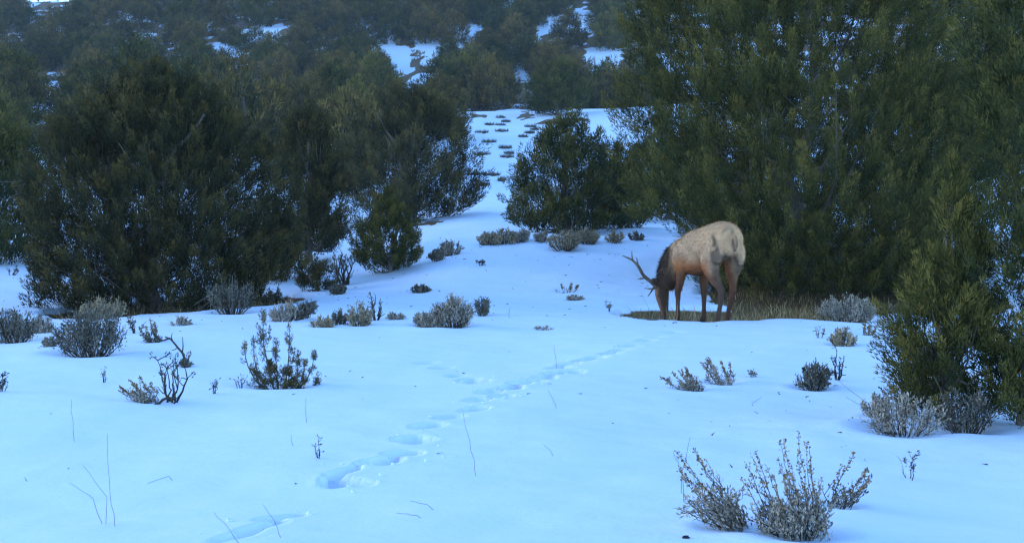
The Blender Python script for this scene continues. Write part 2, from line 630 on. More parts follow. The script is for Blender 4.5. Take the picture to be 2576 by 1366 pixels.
def juniper(label, x, y, W, Hh, n, k, L, R, ln, wd, seed, mat='juniper', name='juniper_tree', group=None, lift=0.03, prof=None,
            hole=0.42, hole_s=0.7, lobe=0.22, nl=40, trunk_r=0.13, lean=(0, 0), stems=1, dead=0, cut=None, upl=0.9, snow=0, cat='tree', zoff=0.0, skirt=None):
    rng = np.random.default_rng(seed)
    z = land1(x, y) + zoff
    t = thing(name, label, cat, (x, y, z), group)
    p, ax = crown_cloud(rng, W, Hh, n, lift, prof, lobe, hole, hole_s, seed=seed, upl=upl)
    p[:, 0] += lean[0] * p[:, 2] / Hh
    p[:, 1] += lean[1] * p[:, 2] / Hh
    if skirt is not None:                     # boughs that sweep down to the ground
        ns, r0, r1, zm = skirt
        a = rng.random(ns) * 6.28
        r = W / 2 * rng.uniform(r0, r1, ns)
        q = np.stack([r * np.cos(a), r * np.sin(a), rng.uniform(.12, zm, ns)], 1)
        p = np.concatenate([p, q])
        ax = np.concatenate([ax, unit(np.stack([np.cos(a) * .7, np.sin(a) * .7, rng.uniform(.2, 1.0, ns)], 1))])
    if cut is not None:
        kk = ~cut(p, rng)
        p, ax = p[kk], ax[kk]
    lines = []
    for s in range(stems):
        a = rng.random() * 6.28
        sp = 0.0 if stems == 1 else 0.25 * W
        top = np.array([lean[0] * 0.9 + sp * math.cos(a), lean[1] * 0.9 + sp * math.sin(a), Hh * rng.uniform(0.8, 0.92)])
        tr = curve_pts((0.05 * s, 0.03 * s, -0.25), top, 14, rng.normal(0, 0.05 * W, 3) * [1, 1, 0], 0.02 * W, rng)
        rad = trunk_r * (1 - 0.9 * np.linspace(0, 1, 14) ** 0.8) + 0.006
        rad[0] *= 1.4
        rad[1] *= 1.15
        lines.append((tr, rad))
        sel = rng.choice(len(p), min(len(p), nl // stems), replace=False)
        lines += limbs(rng, tr, p[sel], trunk_r * 0.32)
    tr = lines[0][0]
    for _ in range(dead):                     # dead grey twigs inside the crown
        i = rng.integers(2, 9)
        s = tr[i]
        a = rng.random() * 6.28
        e = s + np.array([math.cos(a), math.sin(a), rng.uniform(-0.25, 0.55)]) * W * rng.uniform(0.15, 0.42)
        m = curve_pts(s, e, 6, rng.normal(0, 0.05 * W, 3), 0.02 * W, rng)
        lines.append((m, np.linspace(0.018, 0.004, 6)))
        for _ in range(4):
            j = rng.integers(2, 6)
            e2 = m[j] + unit(rng.normal(size=3) + (e - s)) * W * rng.uniform(0.05, 0.12)
            lines.append((curve_pts(m[j], e2, 4, None, 0.01 * W, rng), np.linspace(0.007, 0.003, 4)))
    V, Fc, I = tubes(lines, 6)
    tint = 0.35 + 0.5 * np.random.default_rng(seed).random(len(lines))
    link('trunk', mesh_np('trunk', V, Fc, {'tint': tint[I]}, True), M['bark'], t)
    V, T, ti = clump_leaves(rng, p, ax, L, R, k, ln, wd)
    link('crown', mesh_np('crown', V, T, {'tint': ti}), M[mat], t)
    if snow:
        sel = rng.choice(len(p), min(snow, len(p)), replace=False)
        VV, FF, o = [], [], 0
        for g in p[sel]:
            rx = rng.uniform(0.03, 0.07)
            v, f = lump(rng, g + rng.normal(0, 0.05, 3), (rx * rng.uniform(1, 1.8), rx, rx * 0.6))
            VV.append(v)
            FF.append(f + o)
            o += len(v)
        link('snow_lodged_in_branches', mesh_np('snow_lodged', np.concatenate(VV), np.concatenate(FF), None, True), M['snow'], t)['kind'] = 'stuff'
    return t


def lump(rng, c, r, nu=7, nv=5):
    """a small uneven rounded lump"""
    u = np.linspace(0, 2 * np.pi, nu, endpoint=False)
    v = np.linspace(0.0, np.pi, nv)
    a = rng.random() * 6.28
    P = np.array([[math.sin(q) * math.cos(s + a), math.sin(q) * math.sin(s + a), math.cos(q)] for q in v for s in u])
    P = P * (1 + rng.normal(0, 0.14, (len(P), 1))) * np.asarray(r) + np.asarray(c)
    f = np.array([[i * nu + j, (i + 1) * nu + j, (i + 1) * nu + (j + 1) % nu, i * nu + (j + 1) % nu] for i in range(nv - 1) for j in range(nu)])
    return P, f


# ------------------------------------------------------------------ shrubs, stalks and grass
def shrub(kind, label, px, py, h, w, seed, mat='sage', lean=0.0, ns=26, dense=1.0, seedy=0.0, cat='shrub', name='sagebrush', group=None, sink=0.02):
    rng = np.random.default_rng(seed)
    x, y, z = spot(px, py)
    sc = y / F
    Hm, Wm = h * sc, w * sc
    t = thing(name, label, cat, (x, y, z - sink), group)
    lw = 0.0006 + 0.00017 * y                       # thinnest stem
    lw *= min(1.0, max(0.4, Hm / 0.32))
    lf = 0.017 + 0.0015 * y                         # leaf length
    lines, tint, LP, LD, LT, SP, SD = [], [], [], [], [], [], []
    if kind in ('sage', 'stalk'):
        for i in range(ns):
            th = rng.random() * 6.28
            rr = (rng.random() ** 0.5) * Wm / 2
            b = np.array([math.cos(th), math.sin(th) * 0.8, 0]) * rr * 0.35
            e = np.array([math.cos(th) * rr + lean * Hm, math.sin(th) * rr * 0.8, (Hm + sink) * rng.uniform(0.72, 1.0) * (1 - 0.42 * (2 * rr / Wm) ** 2)])
            if kind == 'stalk' and i >= ns * seedy:          # leafy stems stay low
                e = e * np.array([.8, .8, rng.uniform(.42, .68)])
            p = curve_pts(b, e, 7, np.array([math.cos(th), math.sin(th), 0]) * rr * 0.18 - np.array([lean * Hm * 0.18, 0, 0]), Hm * 0.025, rng)
            lines.append((p, np.linspace(lw * 2.2, lw * 0.8, 7)))
            tint.append(rng.random())
            stalk = kind == 'stalk' and i < ns * seedy
            n = int((46 if not stalk else 16) * dense)
            tt = rng.uniform(0.22 if not stalk else 0.05, 1.0 if not stalk else 0.5, n)
            q = np.stack([np.interp(tt * 6, np.arange(7), p[:, a]) for a in range(3)], 1)
            tang = unit(p[-1] - p[0])
            q = q + rng.normal(0, 0.028 * Hm + 0.02 * Wm, (n, 3))
            LP.append(q)
            LD.append(unit(tang * 0.9 + rng.normal(0, 0.45, (n, 3)) + np.array([0, 0, 0.3])))
            LT.append(np.full(n, 0.15 + 0.6 * rng.random()) + rng.normal(0, 0.12, n))
            for _ in range(2):                      # side twigs
                j = rng.integers(2, 6)
                e2 = p[j] + unit(tang + rng.normal(0, 0.55, 3) + [0, 0, 0.3]) * Hm * rng.uniform(0.12, 0.28)
                m = curve_pts(p[j], e2, 4, None, Hm * 0.012, rng)
                lines.append((m, np.linspace(lw * 1.2, lw * 0.6, 4)))
                tint.append(rng.random())
                nn = int(10 * dense)
                LP.append(m[1] + (m[-1] - m[1]) * rng.random((nn, 1)) + rng.normal(0, 0.012 * Hm + 0.003, (nn, 3)))
                LD.append(unit((m[-1] - m[0]) * 4 / Hm + rng.normal(0, 0.5, (nn, 3))))
                LT.append(np.full(nn, 0.2 + 0.6 * rng.random()))
            if stalk:
                ext = p[-1] + unit(tang + np.array([lean * 0.5, 0, 0.3])) * Hm * rng.uniform(0.16, 0.34)
                m = curve_pts(p[-1], ext, 5, None, Hm * 0.008, rng)
                lines.append((m, np.linspace(lw * 0.9, lw * 0.6, 5)))
                tint.append(rng.random())
                nn = 34
                tt = rng.random(nn)
                q = np.where(tt[:, None] < 0.45, p[4] + (p[-1] - p[4]) * (tt[:, None] / 0.45), p[-1] + (ext - p[-1]) * ((tt[:, None] - 0.45) / 0.55))
                SP.append(q + rng.normal(0, 0.003 + 0.004 * Hm, (nn, 3)))
                SD.append(unit(tang * 0.7 + rng.normal(0, 0.6, (nn, 3))))
    else:                                           # bare forked twigs
        for i in range(ns):
            th = rng.random() * 6.28
            rr = (rng.random() ** 0.5) * Wm / 2
            b = np.array([math.cos(th), math.sin(th), 0]) * rr * 0.3
            e = np.array([math.cos(th) * rr + lean * Hm, math.sin(th) * rr * 0.7, (Hm + sink) * rng.uniform(0.62, 1.0)])
            p = curve_pts(b, e, 8, rng.normal(0, 0.08 * Wm, 3), Hm * 0.03, rng)
            lines.append((p, np.linspace(lw * 4.2, lw * 1.3, 8)))
            tint.append(rng.random() * 0.5)
            for _ in range(4):
                j = rng.integers(2, 8)
                e2 = p[j] + unit(unit(e - b) * 0.8 + rng.normal(0, 0.6, 3) + [0, 0, 0.35]) * Hm * rng.uniform(0.15, 0.34)
                m = curve_pts(p[j], e2, 5, rng.normal(0, 0.02 * Hm, 3), Hm * 0.012, rng)
                lines.append((m, np.linspace(lw * 2.0, lw * 0.8, 5)))
                tint.append(rng.random() * 0.5)
                nn = int(rng.integers(0, 14) * dense)
                if nn and m[-1][2] > 0.55 * Hm:
                    LP.append(m[2] + (m[-1] - m[2]) * rng.random((nn, 1)) + rng.normal(0, 0.018 * Hm + 0.004, (nn, 3)))
                    LD.append(unit((m[-1] - m[0]) * 3 / Hm + rng.normal(0, 0.6, (nn, 3))))
                    LT.append(np.full(nn, 0.5 * rng.random()))
    V, Fc, I = tubes(lines, 4)
    link('woody_stem', mesh_np('woody_stem', V, Fc, {'tint': np.array(tint)[I]}, True), M['twig'], t)
    if LP:
        LP, LD, LT = np.concatenate(LP), np.concatenate(LD), np.concatenate(LT)
        V, Q = leaf_quads(LP, LD, lf * rng.uniform(0.6, 1.3, len(LP)), lf * 0.34 * rng.uniform(0.7, 1.3, len(LP)), rng)
        link('foliage', mesh_np('foliage', V, Q, {'tint': np.repeat(np.clip(LT, 0, 1), 4)}), M[mat], t)
    if SP:
        SP, SD = np.concatenate(SP), np.concatenate(SD)
        V, Q = leaf_quads(SP, SD, (0.008 + 0.001 * y) * rng.uniform(0.7, 1.5, len(SP)), (0.006 + 0.0007 * y) * rng.uniform(0.7, 1.3, len(SP)), rng)
        link('seed_head', mesh_np('seed_head', V, Q, {'tint': np.repeat(rng.random(len(SP)), 4)}), M['seed'], t)['kind'] = 'stuff'
    return t


def stalk(label, pts, seed, r=0.0016, beads=0):
    """one dry stalk; pts are pixels from the foot to the tip, all at the depth of the foot"""
    rng = np.random.default_rng(seed)
    x, y, z = spot(*pts[0])
    P = []
    for i, (a, b) in enumerate(pts):
        d = ray(a, b)
        k = y / d[1]
        P.append(np.array([d[0] * k, y + 0.03 * i * (1 if seed % 2 else -1), d[2] * k + CAM_Z]))
    P[0][2] = z - 0.03
    P = np.array(P) - np.array([x, y, z])
    tt = np.linspace(0, len(P) - 1, 9)
    Q = np.stack([np.interp(tt, np.arange(len(P)), P[:, a]) for a in range(3)], 1)
    ln = np.linalg.norm(P[-1] - P[0])
    Q[1:-1] += rng.normal(0, 0.008 * ln, (7, 3))
    V, Fc, I = tubes([(Q, np.linspace(r, r * 0.55, 9))], 4)
    o = link('dry_stalk', mesh_np('dry_stalk', V, Fc, {'tint': np.full(len(V), rng.random())}), M['stalk'], None, (x, y, z))
    return tag(o, label, 'stalk', 'dry stalks poking through the snow')


def grass(name, label, pts, hmin, hmax, seed, wd=0.006):
    """blades of dry grass: pts (n,2) feet"""
    rng = np.random.default_rng(seed)
    n = len(pts)
    z = land(pts[:, 0], pts[:, 1])
    h = rng.uniform(hmin, hmax, n) * rng.choice([1, 1, 1, 1.7], n)
    d = rng.normal(0, 0.35, (n, 2))
    b = np.stack([pts[:, 0], pts[:, 1], z - 0.02], 1)
    m = b + np.stack([d[:, 0] * h * 0.35, d[:, 1] * h * 0.35, h * 0.6], 1)
    e = b + np.stack([d[:, 0] * h, d[:, 1] * h, h], 1)
    a = rng.random(n) * 6.28
    s = np.stack([np.cos(a), np.sin(a), np.zeros(n)], 1) * wd * rng.uniform(0.6, 1.3, (n, 1))
    V = np.stack([b - s, b + s, m + s * 0.7, m - s * 0.7, e], 1).reshape(-1, 3)
    i = np.arange(n)[:, None] * 5
    o = link(name, mesh_np(name, V, [i + np.array([[0, 1, 2, 3]]), i + np.array([[3, 2, 4]])], {'tint': np.repeat(rng.random(n), 5)}), M['straw'])
    o['kind'] = 'stuff'
    o['label'] = label
    o['category'] = 'grass'
    return o


# kind, label, px, py (foot), height px, width px, extra
SHRUBS = [
    ('stalk', 'nearest pale sagebrush with tall seed stalks leaning left, right-hand clump at bottom right', 2010, 1334, 225, 215, dict(mat='sage', lean=-0.16, ns=46, seedy=0.32, dense=1.0)),
    ('stalk', 'nearest pale sagebrush with seed stalks leaning left, left-hand clump at bottom right', 1845, 1322, 200, 150, dict(mat='sage', lean=-0.42, ns=28, seedy=0.32, dense=0.95)),
    ('stalk', 'dark-stemmed sagebrush leaning right behind the nearest pale clump', 2105, 1268, 130, 110, dict(mat='sage_dark', lean=0.38, ns=12, seedy=0.5, dense=0.5)),
    ('twig', 'small leafy twig standing alone in the snow right of the nearest sagebrush', 2290, 1205, 58, 95, dict(ns=3, dense=0.7, mat='sage_dark', name='small_twig_plant')),
    ('sage', 'grey sagebrush at the foot of the right-edge juniper, left one with a pale dome', 2275, 1080, 118, 200, dict(ns=40, dense=.6)),
    ('sage', 'grey sagebrush at the foot of the right-edge juniper, beside its trunk', 2430, 1082, 128, 165, dict(ns=40, mat='sage_dark', dense=.6)),
    ('sage', 'low grey sagebrush at the left end of the row under the right-edge juniper', 2205, 1045, 66, 70, dict(ns=20)),
    ('stalk', 'tall straw-coloured stalks leaning left over the grey sagebrush by the right juniper', 2300, 1040, 90, 70, dict(mat='sage_tan', lean=-0.5, ns=14, seedy=0.8, dense=0.35)),
    ('sage', 'compact dark sagebrush alone in the snow left of the right-edge juniper', 2045, 974, 74, 92, dict(mat='sage_dark', ns=34)),
    ('twig', 'dark forked twigs at the right of the compact dark sagebrush', 2105, 955, 72, 46, dict(ns=4, dense=0.5, mat='sage_dark', name='forked_twig_shrub')),
    ('stalk', 'pale sagebrush fanning left in open snow below the elk, left of two', 1745, 978, 58, 80, dict(mat='sage', lean=-0.5, ns=18, seedy=0.5, dense=0.7)),
    ('stalk', 'pale sagebrush fanning left in open snow below the elk, right of two', 1822, 962, 70, 90, dict(mat='sage', lean=-0.3, ns=14, seedy=0.6, dense=0.6)),
    ('twig', 'tiny sprig in the snow at the right end of the pale sagebrush pair', 1895, 948, 16, 34, dict(ns=4, dense=0.8, mat='sage', name='snow_sprig')),
    ('sage', 'small tan sagebrush on the snow bank in front of the large pale one', 2120, 868, 50, 62, dict(mat='sage_tan', ns=22, dense=0.8)),
    ('twig', 'thin sprig left of the small tan sagebrush', 2062, 850, 22, 24, dict(ns=4, dense=0.4, mat='sage', name='snow_sprig')),
    ('stalk', 'thin sprigs right of the small tan sagebrush', 2182, 842, 30, 60, dict(ns=8, seedy=0.5, dense=0.35, mat='sage', name='snow_sprig')),
    ('sage', 'large pale sagebrush on the snow edge right of the elk', 2128, 806, 74, 150, dict(ns=48)),
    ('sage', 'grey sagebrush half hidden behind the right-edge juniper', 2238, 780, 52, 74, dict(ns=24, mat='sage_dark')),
    ('sage', 'tan sagebrush at the left end of the row on the snow crest', 1228, 614, 36, 54, dict(ns=22, mat='sage_tan')),
    ('sage', 'tan sagebrush second from the left in the row on the crest', 1268, 612, 40, 58, dict(ns=22, mat='sage_tan')),
    ('sage', 'grey sagebrush third from the left in the row on the crest', 1312, 607, 36, 52, dict(ns=20)),
    ('sage', 'grey-tan sagebrush at the middle of the crest row', 1366, 606, 28, 52, dict(ns=20)),
    ('sage', 'broad tan sagebrush nearest in the middle of the crest row', 1418, 626, 54, 96, dict(ns=36, mat='sage_tan')),
    ('sage', 'tan sagebrush right of the broad one on the crest', 1475, 610, 42, 66, dict(ns=26, mat='sage_tan')),
    ('sage', 'small tan sagebrush at the right end of the crest row', 1545, 607, 32, 50, dict(ns=18, mat='sage_tan')),
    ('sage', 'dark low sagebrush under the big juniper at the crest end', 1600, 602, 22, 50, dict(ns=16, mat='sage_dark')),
    ('sage', 'grey sagebrush beside the right skirt of the small bushy juniper', 1132, 640, 40, 54, dict(ns=24)),
    ('sage', 'dark small sagebrush tucked against the small bushy juniper', 1098, 655, 30, 40, dict(ns=16, mat='sage_dark')),
    ('twig', 'two tiny sprigs in the snow above the lone round shrub', 1210, 668, 13, 24, dict(ns=4, dense=1, mat='sage_dark', name='snow_sprig')),
    ('sage', 'lone round little shrub on a single dark stem in mid clearing', 1214, 793, 58, 42, dict(ns=18, mat='sage_dark', dense=0.8)),
    ('sage', 'tall pale sagebrush in mid clearing, right one of a joined pair', 1138, 820, 92, 92, dict(ns=44, mat='sage')),
    ('sage', 'low pale sagebrush in mid clearing, left one of a joined pair', 1082, 820, 52, 82, dict(ns=30, mat='sage')),
    ('twig', 'dark upright twig shrub between pale low sagebrush in mid clearing', 944, 806, 58, 38, dict(ns=5, dense=1, mat='sage_dark', name='forked_twig_shrub')),
    ('sage', 'pale pinkish sagebrush left of the dark upright twig shrub', 905, 818, 66, 58, dict(ns=26, mat='sage_tan', dense=0.8)),
    ('sage', 'dark little sagebrush between two pale ones left of the twig shrub', 855, 818, 44, 38, dict(ns=16, mat='sage_dark', dense=0.7)),
    ('sage', 'low pale sagebrush at the left end of the mid-clearing row', 812, 822, 32, 58, dict(ns=20, mat='sage_tan', dense=0.8)),
    ('sage', 'very low pale sagebrush right of the dark upright twig shrub', 992, 803, 22, 50, dict(ns=16, dense=0.6)),
    ('sage', 'tan sagebrush behind the juniper sapling, left of a leaning one', 715, 808, 62, 64, dict(ns=24, mat='sage')),
    ('sage', 'grey sagebrush behind the juniper sapling leaning to the right', 745, 803, 58, 50, dict(ns=20, mat='sage_dark', lean=0.6)),
    ('twig', 'dark twigs on the snow right of the leaning grey sagebrush', 778, 800, 20, 40, dict(ns=5, dense=1, mat='sage_dark', name='forked_twig_shrub')),
    ('sage', 'broad dark sagebrush at the left edge of the photo', 40, 856, 98, 125, dict(ns=46, mat='sage_dark')),
    ('sage', 'low grey sagebrush beside the broad dark one at the left edge', 102, 836, 46, 64, dict(ns=20, mat='sage')),
    ('sage', 'largest dark grey sagebrush on the left, below the big juniper', 228, 888, 142, 168, dict(ns=64, mat='sage_dark', dense=1.1)),
    ('sage', 'pale tan sagebrush at the bare edge behind the largest dark one', 262, 800, 62, 120, dict(ns=30, mat='sage_tan', dense=0.8)),
    ('sage', 'tiny grey sagebrush left of the largest dark one', 122, 872, 26, 30, dict(ns=12, mat='sage')),
    ('twig', 'small dark gnarled shrub right of the largest dark sagebrush', 342, 838, 36, 40, dict(ns=5, dense=1.4, mat='sage_dark', name='forked_twig_shrub')),
    ('stalk', 'grey sprigged shrub between the gnarled twig and the curved branch', 388, 858, 56, 56, dict(ns=14, mat='sage_dark', lean=-0.2, seedy=0.3, dense=0.7)),
    ('sage', 'small dark tuft at the foot of the curved bare branch', 466, 922, 20, 26, dict(ns=10, mat='sage_dark')),
    ('twig', 'tall dark bare-stemmed shrub with leafy tips in the left foreground', 432, 1012, 112, 92, dict(ns=8, dense=1.3, mat='sage_dark', name='bare_stemmed_shrub')),
    ('stalk', 'pale stalky sagebrush leaning left against the dark bare-stemmed shrub', 378, 1008, 66, 74, dict(ns=20, mat='sage', lean=-0.45, seedy=0.5, dense=0.55)),
    ('twig', 'few dark twigs in the snow right of the bare-stemmed shrub', 538, 990, 36, 34, dict(ns=4, dense=0.4, mat='sage_dark', name='snow_twig')),
    ('twig', 'dark forked twigs just left of the juniper sapling', 602, 978, 38, 44, dict(ns=4, dense=0.3, mat='sage_dark', name='snow_twig')),
    ('twig', 'thin sprig alone in the snow left of the bare-stemmed shrub', 262, 962, 34, 14, dict(ns=3, dense=0.3, mat='sage', name='snow_sprig')),
    ('sage', 'small pale tufts on snow in front of the big left juniper', 457, 818, 26, 44, dict(ns=14, mat='sage', dense=0.6)),
    ('twig', 'dark shrub cut off by the left edge of the photo', 4, 985, 46, 40, dict(ns=6, dense=1, mat='sage_dark', name='forked_twig_shrub')),
    ('sage', 'tall blue-grey sagebrush at the right end of the bare patch under the left juniper', 585, 786, 104, 128, dict(ns=44, mat='sage_dark', dense=.55)),
    ('sage', 'grey sagebrush behind the blue-grey one, under the left juniper skirt', 690, 742, 46, 70, dict(ns=24, mat='sage_dark')),
    ('sage', 'low dark sagebrush on the snow in front of the small bushy juniper', 1056, 734, 22, 50, dict(ns=16, mat='sage_dark')),
    ('sage', 'low dark sagebrush left of the small bushy juniper, on the snow', 850, 738, 28, 46, dict(ns=16, mat='sage_dark')),
    ('twig', 'dark twiggy shrub between the left juniper and the small bushy one', 868, 716, 78, 74, dict(ns=9, dense=1.8, mat='sage_dark', name='forked_twig_shrub')),
    ('stalk', 'thin pale stalks in open snow left of the elk', 1425, 732, 26, 60, dict(ns=9, seedy=0.5, dense=0.15, mat='sage', name='snow_sprig')),
    ('sage', 'low grey tuft below the thin pale stalks left of the elk', 1445, 754, 16, 46, dict(ns=12, dense=0.6, mat='sage')),
    ('twig', 'small twiggy sprig between the grey tuft and the elk', 1533, 784, 24, 34, dict(ns=4, dense=0.5, mat='sage', name='snow_sprig')),
    ('sage', 'scatter of tiny pale tips poking from snow in mid clearing', 1366, 827, 11, 46, dict(ns=10, dense=0.25, mat='sage', name='snow_sprig')),
    ('twig', 'tiny dark sprigs in snow beyond the big left juniper, far left', 28, 692, 18, 40, dict(ns=5, dense=0.7, mat='sage_dark', name='snow_sprig')),
    ('twig', 'three thin upright sprigs left of the deep tracks', 802, 1152, 44, 30, dict(ns=4, dense=0.2, mat='sage', name='snow_sprig')),
    ('sage', 'grey sagebrush in snow seen between the trunks at the far right', 2500, 640, 60, 110, dict(ns=28, mat='sage')),
    ('twig', 'dark gnarled shrub on the snow bank behind the right-edge juniper', 2440, 700, 70, 100, dict(ns=9, dense=1.5, mat='sage_dark', name='forked_twig_shrub')),
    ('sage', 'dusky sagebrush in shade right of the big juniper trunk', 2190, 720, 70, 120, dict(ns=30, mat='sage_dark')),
]
for k, lb, px, py, h, wv, ex in SHRUBS:
    gx, gy = ground_at(px, py)
    rr = wv * gy / F
    if k != 'twig' and gy < 34:
        DENTS.append((gx, gy, max(0.07, rr * 0.5), min(0.05, 0.10 * rr)))
SAP = ground_at(705, 970)
DENTS.append((SAP[0], SAP[1], 0.3, 0.05))

# tussocks on the snowy slope, pixels measured in the photograph
TUS = [(1260, 297, 26), (1272, 307, 22), (1230, 315, 22), (1258, 316, 26), (1212, 334, 34), (1263, 331, 34), (1230, 358, 38), (1272, 373, 34),
       (1214, 389, 44), (1282, 387, 28), (1276, 396, 36), (1200, 440, 40), (1236, 441, 44), (1335, 320, 30), (1345, 327, 22), (1316, 345, 24), (1332, 335, 26), (1262, 455, 16), (1215, 467, 30)]
for px, py, wv in TUS:
    gx, gy = ground_at(px, py)
    SLOPE_BARE.append((gx, gy, wv * 0.3 * gy / F, 0.45))
for px, py, wx, wy in [(1322, 292, 24, 3.2), (1205, 293, 16, 2.2), (1085, 560, 34, 1.0), (1420, 306, 60, 1.5)]:
    gx, gy = ground_at(px, py)
    SLOPE_BARE.append((gx, gy, wx * gy / F, wy))

build_land()

# ------------------------------------------------------------------ the elk
EX, EY = 2.82, 18.05
ES = 1.06
EZ = land1(EX, EY)


def loft(secs, n=20, side=(0, 1, 0), off=0):
    """closed tube through elliptical sections (centre, half width, half height)"""
    P = np.array([s[0] for s in secs], float)
    hw = np.array([s[1] for s in secs])
    hh = np.array([s[2] for s in secs])
    m = len(P)
    u = np.linspace(0, m - 1, (m - 1) * 4 + 1)

    def cr(a):                               # Catmull-Rom
        a = np.asarray(a, float)
        if a.ndim == 1:
            a = a[:, None]
        q = np.concatenate([2 * a[:1] - a[1:2], a, 2 * a[-1:] - a[-2:-1]])
        i = np.minimum(u.astype(int), m - 2)
        f = (u - i)[:, None]
        p0, p1, p2, p3 = q[i], q[i + 1], q[i + 2], q[i + 3]
        return 0.5 * (2 * p1 + (p2 - p0) * f + (2 * p0 - 5 * p1 + 4 * p2 - p3) * f ** 2 + (3 * p1 - p0 - 3 * p2 + p3) * f ** 3)
    P = cr(P)
    hw = np.maximum(cr(hw)[:, 0], 0.004)
    hh = np.maximum(cr(hh)[:, 0], 0.004)
    t = unit(np.gradient(P, axis=0))
    sd = np.broadcast_to(np.asarray(side, float), P.shape)
    sd = unit(sd - t * (sd * t).sum(1, keepdims=True))
    up = np.cross(t, sd)
    a = np.linspace(0, 2 * np.pi, n, endpoint=False)
    ring = P[:, None] + np.cos(a)[None, :, None] * sd[:, None] * hw[:, None, None] + np.sin(a)[None, :, None] * up[:, None] * hh[:, None, None]
    V = np.concatenate([ring.reshape(-1, 3), P[:1], P[-1:]])
    k = len(P)
    f = [[i * n + j, i * n + (j + 1) % n, (i + 1) * n + (j + 1) % n, (i + 1) * n + j] for i in range(k - 1) for j in range(n)]
    c0, c1 = k * n, k * n + 1
    tr = [[(j + 1) % n, j, c0] for j in range(n)] + [[(k - 1) * n + j, (k - 1) * n + (j + 1) % n, c1] for j in range(n)]
    return V, [q for q in f] + tr


def make_elk():
    parts = []
    # trunk, rump to chest
    parts.append(loft([((-.74, 0, 1.20), .05, .06), ((-.70, 0, 1.19), .15, .16), ((-.60, 0, 1.20), .225, .225), ((-.46, 0, 1.21), .262, .255), ((-.25, 0, 1.16), .268, .275),
                       ((0, 0, 1.08), .285, .305), ((.2, 0, 1.03), .285, .315), ((.40, 0, .995), .245, .285), ((.54, 0, .98), .19, .24), ((.66, .02, .96), .10, .15)]))
    # neck and mane down to the poll
    parts.append(loft([((.36, .0, 1.05), .14, .18), ((.52, .02, 1.01), .165, .235), ((.66, .06, .91), .17, .25), ((.735, .11, .77), .165, .235), ((.76, .155, .64), .145, .205), ((.775, .185, .54), .11, .145), ((.785, .195, .50), .05, .07)]))
    # head
    parts.append(loft([((.785, .19, .585), .04, .05), ((.80, .20, .55), .075, .085), ((.82, .215, .46), .083, .105), ((.825, .21, .38), .076, .10), ((.815, .195, .27), .056, .080), ((.805, .18, .16), .044, .058), ((.80, .172, .09), .043, .05), ((.798, .17, .055), .026, .03)], side=(-.5, .86, 0)))
    # ears
    parts.append(loft([((.77, .235, .535), .02, .02), ((.775, .275, .56), .022, .036), ((.79, .325, .60), .018, .045), ((.81, .365, .635), .012, .026), ((.82, .385, .655), .005, .008)], side=(0.6, -.4, .4)))
    parts.append(loft([((.80, .15, .535), .02, .02), ((.815, .11, .56), .022, .036), ((.84, .06, .60), .018, .045), ((.87, .02, .635), .012, .026), ((.885, .0, .655), .005, .008)], side=(0.6, .4, .4)))

    def fore(s, fx, lean):
        y = .155 * s
        return [((.40 + lean * .2, .15 * s, 1.08), .10, .17), ((.37 + lean * .4, .185 * s, .93), .088, .165), ((.355 + lean * .6, .18 * s, .80), .072, .115), ((.375 + lean * .8, .17 * s, .64), .053, .074),
                ((fx + .005, y, .47), .043, .052), ((fx, y, .42), .038, .045), ((fx, y, .30), .029, .034), ((fx, y, .16), .031, .036), ((fx + .01, y, .115), .036, .042), ((fx + .035, y, .055), .032, .038)]

    def hind(s, fx):
        y = .15 * s
        return [((-.47, .13 * s, 1.20), .12, .20), ((-.46, .17 * s, 1.04), .125, .225), ((-.44, .18 * s, .89), .098, .185), ((-.455 + (fx + .41) * .3, .172 * s, .75), .066, .125), ((-.51 + (fx + .41) * .6, .163 * s, .64), .046, .076),
                ((-.555 + (fx + .41) * .8, y, .555), .040, .060), ((-.55 + (fx + .41) * .85, y, .50), .036, .050), ((-.50 + (fx + .41), y, .34), .030, .036), ((-.45 + (fx + .41), y, .17), .031, .036), ((-.435 + (fx + .41), y, .115), .036, .042), ((-.40 + (fx + .41), y, .055), .032, .038)]
    for secs in (fore(1, .47, 0.0), fore(-1, .28, -.08), hind(1, -.55), hind(-1, -.31)):
        parts.append(loft(secs, 16))
    # tail
    parts.append(loft([((-.72, 0, 1.28), .03, .03), ((-.765, 0, 1.24), .034, .028), ((-.785, 0, 1.16), .03, .022), ((-.775, 0, 1.09), .012, .010)], 10))
    V, Fc, o = [], [], 0
    for v, f in parts:
        V.append(v)
        Fc += [[i + o for i in q] for q in f]
        o += len(v)
    V = np.concatenate(V)
    me = bpy.data.meshes.new('elk_raw')
    me.from_pydata(V.tolist(), [], Fc)
    tmp = bpy.data.objects.new('elk_raw', me)
    C.objects.link(tmp)
    rm = tmp.modifiers.new('r', 'REMESH')
    rm.mode = 'VOXEL'
    rm.voxel_size = 0.0125
    sm = tmp.modifiers.new('s', 'SMOOTH')
    sm.factor = 0.5
    sm.iterations = 5
    bpy.context.view_layer.update()
    dg = bpy.context.evaluated_depsgraph_get()
    out = bpy.data.meshes.new_from_object(tmp.evaluated_get(dg))
    bpy.data.objects.remove(tmp)
    bpy.data.meshes.remove(me)
    out.name = 'elk_body'
    n = len(out.vertices)
    P = np.empty(n * 3, np.float32)
    out.vertices.foreach_get('co', P)
    P = P.reshape(-1, 3)
    col = coat(P)
    a = out.attributes.new('coat', 'FLOAT_COLOR', 'POINT')
    a.data.foreach_set('color', np.concatenate([col, np.ones((n, 1))], 1).astype(np.float32).ravel())
    out.polygons.foreach_set('use_smooth', np.ones(len(out.polygons), bool))
    return out, P, col


